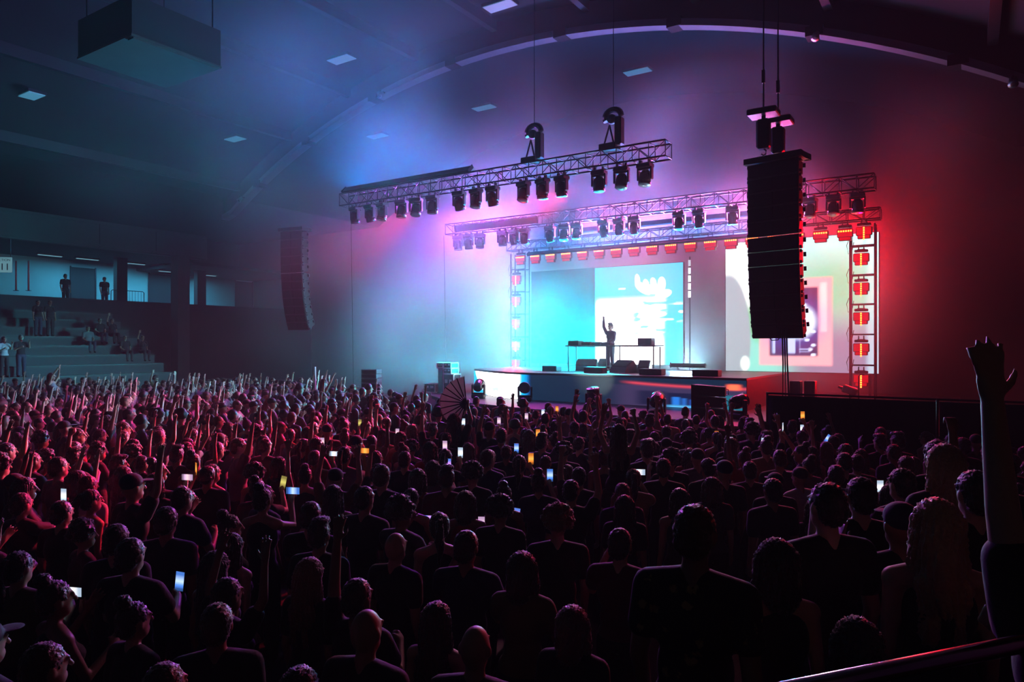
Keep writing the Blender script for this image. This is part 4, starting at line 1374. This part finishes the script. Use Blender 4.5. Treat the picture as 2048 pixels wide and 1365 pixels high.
stand_person(176, 3, 'seat_m', 'short', 'grey', 'seated person with a pale collar alone in the stands')
stand_person(200, 4, 'seat_m', 'short', 'black', 'seated person left of the pair high in the stands')
stand_person(224, 4, 'seat_f', 'long', 'black', 'seated person right of the pair high in the stands')
stand_person(250, 2, 'seat_m', 'short', 'black', 'seated person in dark clothes low in the stands')
stand_person(285, 2, 'seat_f', 'short', 'black', 'seated person raising an arm at the end of the stands')
for px, lab in ((131, 'person standing in silhouette by the concourse doorway'), (209, 'person in silhouette before the lit concourse wall')):
    x = -36.9
    q = (px - 1024) / F
    y = (q * (O.y + SR * x) - O.x - CR * x) / (-SR - q * CR)
    person(S(x, y, 5.2), RZ - math.pi / 2, 'down_m', 'short', 'black', 1.0, label=lab, group='figures on the concourse')
# ------------------------------------------------------------------ phones held up in the crowd
random.seed(23)
PH_BODY = MB().box((0, 0, 0), (.076, .009, .156), bevel=.003).mesh('body', M['gloss_black'])
PH_CAM = MB().box((.02, .007, .05), (.03, .006, .03), bevel=.002).mesh('camera_bump', M['black'])
def screen_mat(name, c0, c1, s):
    m = bpy.data.materials.new(name)
    m.use_nodes = True
    nt = m.node_tree
    b = nt.nodes['Principled BSDF']
    b.inputs['Base Color'].default_value = (.01, .01, .01, 1)
    tc = nt.nodes.new('ShaderNodeTexCoord')
    sp = nt.nodes.new('ShaderNodeSeparateXYZ')
    rp = nt.nodes.new('ShaderNodeValToRGB')
    e = rp.color_ramp.elements
    e[0].position, e[0].color = .1, (c1[0] * .25, c1[1] * .25, c1[2] * .25, 1)
    e[1].position, e[1].color = .85, (c1[0] * .6, c1[1] * .6, c1[2] * .6, 1)
    k = e.new(.5); k.color = (*c0, 1)
    k = e.new(.3); k.color = (*c1, 1)
    nt.links.new(tc.outputs['Generated'], sp.inputs[0])
    nt.links.new(sp.outputs['Z'], rp.inputs[0])
    nt.links.new(rp.outputs[0], b.inputs['Emission Color'])
    b.inputs['Emission Strength'].default_value = s
    m.cycles.emission_sampling = 'NONE'
    return m
SCR = {'white': screen_mat('screen_white', (1, .95, .97), (.6, .75, .95), 1.6), 'pink': screen_mat('screen_pink', (1, .7, .75), (.8, .5, .8), 1.4), 'orange': screen_mat('screen_orange', (1, .45, .08), (.9, .25, .03), 1.6),
       'violet': screen_mat('screen_violet', (.75, .3, 1), (.15, .3, 1), 1.6), 'blue': screen_mat('screen_blue', (.55, .75, 1), (.1, .3, 1), 1.5), 'yellow': screen_mat('screen_yellow', (.9, .8, .2), (.5, .4, .1), 1.1)}
PH_SCR = {k: MB().box((0, -.0052, 0), (.07, .002, .148)).mesh('screen', m_) for k, m_ in SCR.items()}
OCC = [(b.location.x, b.location.y) for b in PEOPLE]
def phone_at(px, py, colr, key, hair, extra='', zb=0.0, sc=1.0, tilt=0.0, where=''):
    mode = key[:-2]
    off = PHONE_OFF[mode] * sc
    d = (CAMZ - zb - off.z) * F / (py - HOR)
    P = at(px, py, d)
    fa = facing(TARGET.x - P.x, TARGET.y - P.y) * .55
    for df in (0, .35, -.35, .7, -.7, 1.0, -1.0):
        R = Matrix.Rotation(fa + df, 3, 'Z')
        base = P - R @ Vector((off.x, off.y, 0))
        if all((base.x - qx) ** 2 + (base.y - qy) ** 2 > .46 ** 2 for qx, qy in OCC): break
    fa += df
    base.z = zb
    t = thing('smartphone', 'lit phone with %s screen held up %s' % (colr, where), 'phone', P, fa, 'phones held up in the crowd')
    t.rotation_euler = (0, tilt, fa)
    link('body', PH_BODY, t)
    link('screen', PH_SCR[colr], t)
    link('camera_bump', PH_CAM, t)
    b = person(base, fa, key, hair, random.choice(SH_W), sc, label='person holding up the %s phone %s' % (colr, where), group='people filming with phones', top=random.choice(('tee', 'tank')))
    OCC.append((base.x, base.y))
H_ = math.pi / 2
phones = [(615, 865, 'violet', 'under the lit left haze', 0), (645, 885, 'pink', 'right of the violet one at left', 0), (668, 908, 'white', 'sideways left of centre', H_), (720, 847, 'yellow', 'below the small speaker stack', 0), (795, 866, 'pink', 'left of the hand fan', 0),
          (730, 902, 'orange', 'sideways, small and dim, left of centre', H_), (890, 892, 'pink', 'below the hand fan', 0), (921, 906, 'white', 'below and right of the hand fan', 0), (897, 929, 'violet', 'second row below the fan', 0),
          (1100, 951, 'blue', 'alone in the dark centre crowd', 0), (1062, 918, 'orange', 'in the centre crowd, brightest orange', 0), (1033, 897, 'blue', 'above the bright orange one', 0), (1076, 868, 'orange', 'small, beside a white one below the stage', 0), (1090, 876, 'white', 'small, beside an orange one below the stage', 0),
          (1086, 826, 'white', 'high before the stage lip', 0), (1114, 819, 'orange', 'before the stage lip, beside a high white one', 0), (1053, 834, 'pink', 'before the stage lip below the lying lamp', 0), (998, 843, 'pink', 'before the white video panels', 0), (927, 845, 'white', 'right of the hand fan near the stage', 0),
          (1527, 886, 'white', 'near the corner of the fence', 0), (1604, 858, 'white', 'before the fence below an orange one', 0), (1433, 871, 'orange', 'below the plywood platform', 0), (1461, 884, 'white', 'right of the orange one below the plywood', 0), (1372, 846, 'white', 'below the speaker stack', 0),
          (1655, 878, 'blue', 'tilted before the fence', .6), (963, 1048, 'pink', 'largest, in the centre foreground', 0), (1033, 1030, 'violet', 'second largest, centre foreground', .15), (858, 1038, 'violet', 'sideways in the centre foreground', H_), (375, 955, 'pink', 'sideways in the left crowd', H_),
          (393, 938, 'orange', 'tall in the left crowd', 0), (128, 992, 'white', 'upright near the left edge', 0), (140, 1030, 'blue', 'sideways below the upright one at left', H_), (360, 1163, 'blue', 'bright in the left foreground', .1), 
          (147, 1184, 'white', 'sideways at lower left', H_), (567, 965, 'yellow', 'in the left middle crowd', .2), (586, 982, 'blue', 'sideways in the left middle crowd', H_), (1278, 945, 'white', 'sideways in the right middle crowd', H_), (1222, 905, 'white', 'right of centre in dark crowd', 0)]
for px, py, c_, wh, tl in phones:
    phone_at(px, py, c_, random.choice(('phone_m', 'phone_f')) if py < 1000 else random.choice(('phone_low_m', 'phone_low_f')), random.choice(('short', 'long', 'bun', 'crop', 'bob', 'tail')), where=wh, tilt=tl, sc=random.uniform(.95, 1.04))
phone_at(1605, 832, 'orange', 'phone_high_m', 'short', where='highest, before the black fence')
phone_at(1565, 856, 'white', 'phone_high_f', 'bun', where='small, left before the fence')
phone_at(1760, 975, 'white', 'phone_f', 'bob', where='before the fence by the foreground viewers', zb=.0, sc=1.0)

def floor_fore(px, ytop, zb, hgt, *a_, **k_):
    d = k_.get('d') or (CAMZ - zb - hgt) * F / (ytop - HOR)
    x = (px - 1024) / F * d
    if any((x - qx) ** 2 + (d - qy) ** 2 < .44 ** 2 for qx, qy in OCC): return None
    OCC.append((x, d))
    return fore(px, ytop, zb, hgt, *a_, **k_)
# nearest viewers on the floor
floor_fore(731, 1220, 0, 1.78, 'down_m', None, 'black', 'person with a shaved head low in the foreground', -.2)
floor_fore(950, 1253, 0, 1.74, 'down_m', None, 'dark grey', 'person with a close-cropped head at the bottom centre', -.1)
floor_fore(1068, 1236, 0, 1.68, 'down_m', 'crop', 'black', 'person in dark top second head left of the flowered shirt', -.2)
floor_fore(1146, 1217, 0, 1.66, 'down_f', 'bob', 'black', 'person with reddish-lit hair left of the flowered shirt', -.3, LBROWN)
floor_fore(865, 1310, 0, 1.7, 'down_m', 'short', 'grey', 'person at the bottom edge between two bare heads', 0)
floor_fore(1197, 1132, 0, 1.84, 'down_m', 'short', 'black', 'person in dark top directly left of the flowered shoulder', .1)
floor_fore(1115, 1020, 0, 1.80, 'down_m', 'curly', 'black', 'person with round curly hair in mid foreground', .1, LBROWN)
floor_fore(1000, 1000, 0, 1.72, 'down_m', 'curly', 'black', 'person with curly hair behind a lit phone', -.1)
floor_fore(620, 1120, 0, 1.70, 'down_f', 'long', 'black', 'person with long hair catching a cyan highlight', -.2, LBROWN)
floor_fore(535, 1105, 0, 1.74, 'down_m', 'crop', 'black', 'person with short hair left of the cyan highlight', -.2)
floor_fore(790, 1066, 0, 1.72, 'down_m', None, 'black', 'person with a bare pink-lit head in mid foreground', -.3)
floor_fore(455, 1120, 0, 1.66, 'both_up_f', 'short', 'black', 'person lifting both red-lit forearms in the left foreground', -.25, d=4.6)
floor_fore(715, 1160, 0, 1.72, 'up_left_m', 'short', 'black', 'person raising one pale arm in the centre left foreground', -.25, d=4.4)
floor_fore(320, 1180, 0, 1.66, 'down_f', 'tail', 'black', 'person with bare shoulder and ponytail in the left foreground', -.3, None, 'tank')
floor_fore(110, 1165, 0, 1.70, 'bent_f', 'bun', 'black', 'person with bun and a red-lit face at lower left', -.35, None, 'tank')
floor_fore(230, 1120, 0, 1.72, 'down_m', 'short', 'tan', 'person in a tan shirt at lower left', -.3)
floor_fore(90, 1290, 0, 1.72, 'down_m', 'short', 'brown', 'person at the bottom left corner in a brown shirt', -.3)
floor_fore(600, 1340, 0, 1.64, 'down_f', 'long', 'black', 'person with long hair at the bottom edge left of centre', -.1)
floor_fore(330, 1330, 0, 1.66, 'down_m', 'short', 'dark grey', 'person in grey at the bottom edge on the left', -.2)
floor_fore(1045, 1108, 0, 1.76, 'bent_f', 'bob', 'olive', 'person in olive top with raised forearm left of centre', -.2)
floor_fore(1240, 1060, 0, 1.78, 'bent_m', 'short', 'maroon', 'person with an open hand raised beside the flowered shirt', -.3)

# hand fan
d = 12.4
P = at(932, 806, d)
t = thing('hand_fan', 'large open hand fan with dark ribs and pale leaf above the crowd', 'fan', P, .3)
t.rotation_euler = (0, 0, .25)
na = 10
ang = np.linspace(math.radians(95), math.radians(255), na + 1)
leafm = mat('fan_leaf', (.7, .64, .6), .7, noise=.3, nscale=9)
tb_ = leafm.node_tree.nodes.new('ShaderNodeBsdfTranslucent')
tb_.inputs[0].default_value = (.75, .7, .66, 1)
mxs = leafm.node_tree.nodes.new('ShaderNodeMixShader')
leafm.node_tree.links.new(leafm.node_tree.nodes['Principled BSDF'].outputs[0], mxs.inputs[1])
leafm.node_tree.links.new(tb_.outputs[0], mxs.inputs[2])
leafm.node_tree.links.new(mxs.outputs[0], leafm.node_tree.nodes['Material Output'].inputs['Surface'])
for k in range(na):
    a, b = ang[k], ang[k + 1]
    r_in, r_out = .12, .46
    y = .006 * (-1) ** k
    V_ = [(r * math.cos(q), yy, r * math.sin(q)) for yy in (y, y + .004) for r, q in ((r_in, a), (r_out, a), (r_out, b), (r_in, b))]
    MB().add(V_, [(3, 2, 1, 0), (4, 5, 6, 7), (0, 1, 5, 4), (1, 2, 6, 5), (2, 3, 7, 6), (3, 0, 4, 7)]).build('leaf_fold', leafm, t)
for q in ang:
    MB().tube((0, -.012, 0), (.47 * math.cos(q), -.012, .47 * math.sin(q)), .012, .009, n=6).build('rib', M['black'], t)
MB().tube((0, -.03, 0), (0, .03, 0), .02).build('pivot', M['dark_metal'], t)
off = Vector((.17, .25, 1.90))
R = Matrix.Rotation(-.1, 3, 'Z')
base = P - R @ Vector((off.x, off.y, 0))
base.z = max(0, P.z - off.z)
person((base.x, base.y, 0), -.1, 'phone_high_f', 'long', 'black', P.z / off.z if P.z < 2.3 else 1.1, label='person holding up the open hand fan', group='people filming with phones')
OCC.append((base.x, base.y))

# three people sitting on shoulders
for px, py, d, key, lab in ((1240, 845, 9.0, 'rider_f', 'dark top with arms up below the stage lip'), (655, 757, 21.0, 'rider_f', 'dark top holding a hand out at the far left crowd'), (110, 745, 22.0, 'rider_f', 'pale top beside the left stands')):
    top_ = at(px, py, d)
    zc_ = top_.z - 1.75 + .9 - 1.44                        # carrier's shoulders under the rider's thighs
    sc = (top_.z - .86) / 1.46
    sc = max(.9, min(1.08, sc))
    fa = face_stage((top_.x, top_.y), .1)
    person((top_.x, top_.y, 0), fa, 'down_m', 'short', 'black', sc, label='person carrying a rider in ' + lab, group='people carrying riders')
    R = Matrix.Rotation(fa, 3, 'Z')
    b_ = R @ Vector((0, -.10, 0))
    person((top_.x + b_.x, top_.y + b_.y, 1.44 * sc - .80), fa, key, 'long', 'grey' if 'pale' in lab else 'black', .95, label='person riding on shoulders, ' + lab, group='riders above the crowd', top='tank')
    OCC.append((top_.x, top_.y))

# ------------------------------------------------------------------ the rest of the crowd
random.seed(5)
rs = np.random.default_rng(42)
OCC += [(b.location.x, b.location.y) for b in PEOPLE]
cells = {}
def occ_ok(x, y, r):
    i, j = int(x // .6), int(y // .6)
    for a in (-1, 0, 1):
        for b in (-1, 0, 1):
            for qx, qy in cells.get((i + a, j + b), ()):
                if (qx - x) ** 2 + (qy - y) ** 2 < r * r: return False
    return True
def occ_add(x, y):
    cells.setdefault((int(x // .6), int(y // .6)), []).append((x, y))
for x, y in OCC: occ_add(x, y)
for px_, d_, r_ in ((743, 26.5, .9), (630, 26, .45)):
    for a_ in range(8):
        for rr_ in (0, r_ * .6, r_):
            occ_add((px_ - 1024) / F * d_ + rr_ * math.cos(a_ * .785), d_ + rr_ * math.sin(a_ * .785))
spots = []
for _ in range(26000):
    d = rs.uniform(3.6, 30)
    x = rs.uniform(-.78, .78) * d
    lx, ly = toS((x, d))
    lim = -11.2 if lx > -11 else -11.2 + min(3.2, (-11 - lx) * .9)
    if lx < -16: lim = -8.0 + min(4.0, (-16 - lx) * .4)
    if ly > lim or lx < -28.8: continue
    if lx > -.8 and ly > -12.3: continue
    if d < 7.1 and x > .2: continue
    if d < 6.2 and x > -.0: continue
    q = 1024 + x / d * F
    if d > 14 and q > 1500: continue
    if not occ_ok(x, d, 0.54): continue
    occ_add(x, d)
    spots.append((x, d))
spots.sort(key=lambda s_: s_[1])
LIMIT = 300 - sum(1 for b in PEOPLE)
marks = [(130, 'below the section sign'), (300, 'below the left stands'), (430, 'below the concrete pillar'), (640, 'below the far speaker array'), (800, 'below the small speaker stack'), (960, 'below the flight cases'),
         (1090, 'below the white video panels'), (1270, 'below the performer'), (1400, 'below the blue picture'), (1540, 'below the plywood platform'), (3000, 'before the black fence')]
bands = [(6, 'nearest'), (8, 'near'), (10, 'mid-crowd'), (12.5, 'farther'), (99, 'far')]
POSE = {'down': 'arms down', 'up_right': 'right arm up', 'up_left': 'left arm up', 'both_up': 'both arms up', 'bent': 'hands at chest', 'fist': 'raised fist'}
picked, rest = spots[:max(0, LIMIT)], spots[max(0, LIMIT):]
def choose(q, d):
    up = .42 if q < 820 else (.16 if q < 1300 else .08)
    if d < 6.5: up *= .4
    r = random.random()
    if r < up * .3: k = 'up_right'
    elif r < up * .6: k = 'up_left'
    elif r < up * .88: k = 'both_up'
    elif r < up: k = 'fist'
    elif r < up + .12: k = 'bent'
    else: k = 'down'
    fm = random.random() < .45 and k != 'fist'
    hair = random.choice(('long', 'long', 'bob', 'bun', 'tail', 'curly')) if fm else random.choice(('short', 'short', 'crop', 'crop', 'quiff', 'curly', 'cap'))
    return k, fm, hair
info = []
for x, d in picked:
    q = 1024 + x / d * F
    k, fm, hair = choose(q, d)
    info.append([x, d, q, k, fm, hair, random.choice(SH_W if d > 7.5 else SH_W[:16])])
keyed = {}
for it in info:
    m_ = next(b for a, b in marks if it[2] < a)
    n_ = next(b for a, b in bands if it[1] < a)
    keyed.setdefault((it[6], POSE[it[3]], n_, m_), []).append(it)
ORD = ['leftmost', 'second', 'third', 'fourth', 'fifth', 'sixth', 'seventh', 'eighth', 'ninth', 'tenth']
for (sh_, po, n_, m_), lst in keyed.items():
    lst.sort(key=lambda it: it[2])
    for i, it in enumerate(lst):
        lab = 'person in %s top, %s, %s, %s' % (sh_, po, n_, m_)
        if len(lst) > 1: lab += ', %s from left' % ORD[i] if i else ', leftmost'
        lab = lab if len(lab.split()) <= 16 else lab.replace('below the', 'under')
        it.append(lab)
for x, d, q, k, fm, hair, sh_, lab in info:
    sc = (random.gauss(.955, .025) if fm else random.gauss(1.02, .03))
    person((x, d, 0), face_stage((x, d)), k + ('_f' if fm else '_m'), hair, sh_, sc, label=lab, group='standing crowd', top='tank' if fm and random.random() < .6 else 'tee')

# the far crowd, too many to single out: one object
def low(me, target):
    ob = link('tmp', me.copy())
    tris = sum(len(p_.vertices) - 2 for p_ in me.polygons)
    dm_ = ob.modifiers.new('d', 'DECIMATE')
    dm_.ratio = min(1, target / max(1, tris))
    m2 = bpy.data.meshes.new_from_object(ob.evaluated_get(bpy.context.evaluated_depsgraph_get()))
    dead = ob.data
    bpy.data.objects.remove(ob)
    bpy.data.meshes.remove(dead)
    m2.calc_loop_triangles()
    co = np.empty(len(m2.vertices) * 3); m2.vertices.foreach_get('co', co)
    tr = np.empty(len(m2.loop_triangles) * 3, dtype=np.int32); m2.loop_triangles.foreach_get('vertices', tr)
    bpy.data.meshes.remove(m2)
    return co.reshape(-1, 3), tr.reshape(-1, 3)
LOWB, LOWS, LOWH = {}, {}, {}
AV, AT, AC, base_i = [], [], [], 0
for x, d in rest:
    q = 1024 + x / d * F
    k, fm, hair = choose(q, d)
    if k != 'down' and random.random() < .35: k = 'bent'
    key = k + ('_f' if fm else '_m')
    if key not in LOWB:
        LOWB[key] = low(VARS[key]['body'], 900)
        LOWS[key] = low(VARS[key]['tank' if fm else 'tee'], 260)
    if hair not in LOWH: LOWH[hair] = low(HAIR[hair], 160)
    fa = face_stage((x, d))
    sc = random.gauss(.96, .025) if fm else random.gauss(1.02, .03)
    c_, s_ = math.cos(fa), math.sin(fa)
    Rm = np.array(((c_, -s_, 0), (s_, c_, 0), (0, 0, 1))) * sc
    for (co, tr), colr in ((LOWB[key], random.choice(SKIN)), (LOWS[key], SHIRT[random.choice(SH_W)]), (LOWH[hair], random.choice(HAIRC))):
        AV.append(co @ Rm.T + np.array((x, d, 0)))
        AT.append(tr + base_i)
        AC.append(np.tile(np.array((*colr, 1.0)), (len(co), 1)))
        base_i += len(co)
if AV:
    AV, AT, AC = np.vstack(AV), np.vstack(AT), np.vstack(AC)
    me = bpy.data.meshes.new('crowd')
    me.vertices.add(len(AV)); me.vertices.foreach_set('co', AV.ravel())
    me.loops.add(len(AT) * 3); me.loops.foreach_set('vertex_index', AT.ravel().astype(np.int32))
    me.polygons.add(len(AT)); me.polygons.foreach_set('loop_start', np.arange(0, len(AT) * 3, 3, dtype=np.int32))
    me.update(calc_edges=True)
    me.polygons.foreach_set('use_smooth', [True] * len(AT))
    ca = me.color_attributes.new('tint', 'FLOAT_COLOR', 'POINT')
    ca.data.foreach_set('color', AC.astype(np.float32).ravel())
    mm = mat('crowd_tint', (.1, .1, .1), .6)
    at_ = mm.node_tree.nodes.new('ShaderNodeAttribute'); at_.attribute_name = 'tint'
    mm.node_tree.links.new(at_.outputs['Color'], mm.node_tree.nodes['Principled BSDF'].inputs['Base Color'])
    me.materials.append(mm)
    tag(link('crowd', me), 'dense far crowd of small figures reaching to the stage and the stands', 'crowd', kind='stuff')
print('PEOPLE', len(PEOPLE), 'far', len(rest), 'tris', len(AT))
# ------------------------------------------------------------------ concourse details along the left wall
def wall_x(px, x):                                          # stage-frame y where that picture column meets the plane x
    q = (px - 1024) / F
    return (q * (O.y + SR * x) - O.x - CR * x) / (-SR - q * CR)
for px0, px1, lab in ((141, 189, 'dark doorway left of the lit concourse wall'), (297, 345, 'dark doorway beside the concrete pillar'), (470, 503, 'dark doorway in the far bay beyond the pillar')):
    y0, y1 = sorted((wall_x(px0, -42.3), wall_x(px1, -42.3)))
    dr = tag(sbox(-42.36, -42.22, y0, y1, 5.2, 7.9).build('door_%d' % (px0 // 100 + 1), M['door'], None, O, RZ), kind='structure')
    sbox(-42.24, -42.18, y0 - .06, y0, 5.2, 7.96).build('door_jamb', M['dark_metal'], dr)
    sbox(-42.24, -42.18, y1, y1 + .06, 5.2, 7.96).build('door_jamb', M['dark_metal'], dr)
for px in (241, 400):
    y0 = wall_x(px, -38.5)
    tag(sbox(-38.7, -38.3, y0 - .3, y0 + .3, 5.2, 8.28 if y0 < -2.4 else 7.98).build('concourse_pier', M['dark_wall'], None, O, RZ), 'slim dark pier on the concourse ' + ('left' if px < 300 else 'right') + ' of the concrete pillar', 'pillar')
# crowd-control barrier standing on the concourse
y0, y1 = wall_x(222, -37.6), wall_x(288, -37.6)
t = thing('steel_barrier', 'low steel barrier with upright bars on the lit concourse', 'barrier', S(-37.6, y0, 5.2), RZ + H_)
Lb = abs(y1 - y0)
MB().path([(0, 0, 0), (0, 0, 1.05), (.08, 0, 1.12), (Lb - .08, 0, 1.12), (Lb, 0, 1.05), (Lb, 0, 0)], .022, 6).build('frame', M['dark_metal'], t)
MB().tube((0, 0, .25), (Lb, 0, .25), .016, n=6).build('lower_rail', M['dark_metal'], t)
bar = MB().tube((0, 0, .25), (0, 0, 1.12), .009, n=5).mesh('bar', M['dark_metal'])
nb_ = int(Lb / .16)
for k in range(1, nb_): link('bar', bar, t, (Lb * k / nb_, 0, 0))
# light tubes assumed under the concourse ceiling for its cyan light from within
for k, (px, lab) in enumerate(((100, 'far left'), (175, 'left'), (270, 'middle'), (335, 'right'), (415, 'far right'))):
    yy = wall_x(px, -40.0)
    zz = 8.2 if yy < -2.7 else 7.9
    yy = yy if yy < -2.7 else max(yy, -1.1)
    t = thing('concourse_lamp', 'ceiling tube lamp glowing pale cyan on the concourse, ' + lab, 'lamp', S(-40.0, yy, zz), RZ, 'concourse tube lamps')
    MB().box((0, 0, .04), (.2, 1.3, .08)).build('housing', M['dark_metal'], t)
    MB().box((0, 0, -.015), (.12, 1.2, .03)).build('tube', emat('tube_glow_%d' % k, (.35, .8, 1.0), .5), t)
    l = bpy.data.lights.new('tube_light', 'AREA')
    l.shape = 'RECTANGLE'; l.size, l.size_y = .12, 1.2
    l.color = (.06, .5, .8)
    l.energy = TUBE_P * (0.35 if k == 0 else 1)
    lo = bpy.data.objects.new('tube_light', l)
    COL.objects.link(lo); lo.parent = t; lo.location = (0, 0, -.04)
# section sign hanging at the left edge
p = at(6, 530, 29.5)
t = thing('section_sign', 'white hanging sign reading SECTION 11 at the left edge', 'sign', p, math.radians(8))
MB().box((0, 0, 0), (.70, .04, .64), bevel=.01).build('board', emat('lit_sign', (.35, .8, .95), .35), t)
def text(body, size, loc, parent, name):
    cu = bpy.data.curves.new(name, 'FONT')
    cu.body = body; cu.size = size; cu.align_x = 'CENTER'; cu.align_y = 'CENTER'; cu.extrude = .003
    ob = link('tmp', cu)
    me = bpy.data.meshes.new_from_object(ob.evaluated_get(bpy.context.evaluated_depsgraph_get()))
    bpy.data.objects.remove(ob)
    me.materials.clear(); me.materials.append(M['ink'])
    o = link(name, me, parent, loc)
    o.rotation_euler = (H_, 0, 0)
    return o
text('SECTION', .145, (0, -.026, .2), t, 'section_lettering')
text('11', .40, (.08, -.026, -.1), t, 'section_number')
for sx in (-1, 1):
    MB().tube((sx * .3, 0, .32), (sx * .3, 0, 1.1), .012, n=6).build('hanger', M['dark_metal'], t)
# thin poles beside the sign
for px in (32, 57):
    p = at(px, 582, 31.5)
    t = thing('steel_pole', 'thin steel pole near the section sign, ' + ('nearer the sign' if px < 40 else 'farther from the sign'), 'pole', (p.x, p.y, p.z))
    MB().tube((0, 0, 0), (0, 0, at(px, 522, 31.5).z - p.z), .035, n=10).build('shaft', M['sign'], t, smooth=True)  # white colour put in for the bright glint on the steel
    MB().box((0, 0, .01), (.16, .16, .02)).build('foot', M['dark_metal'], t)
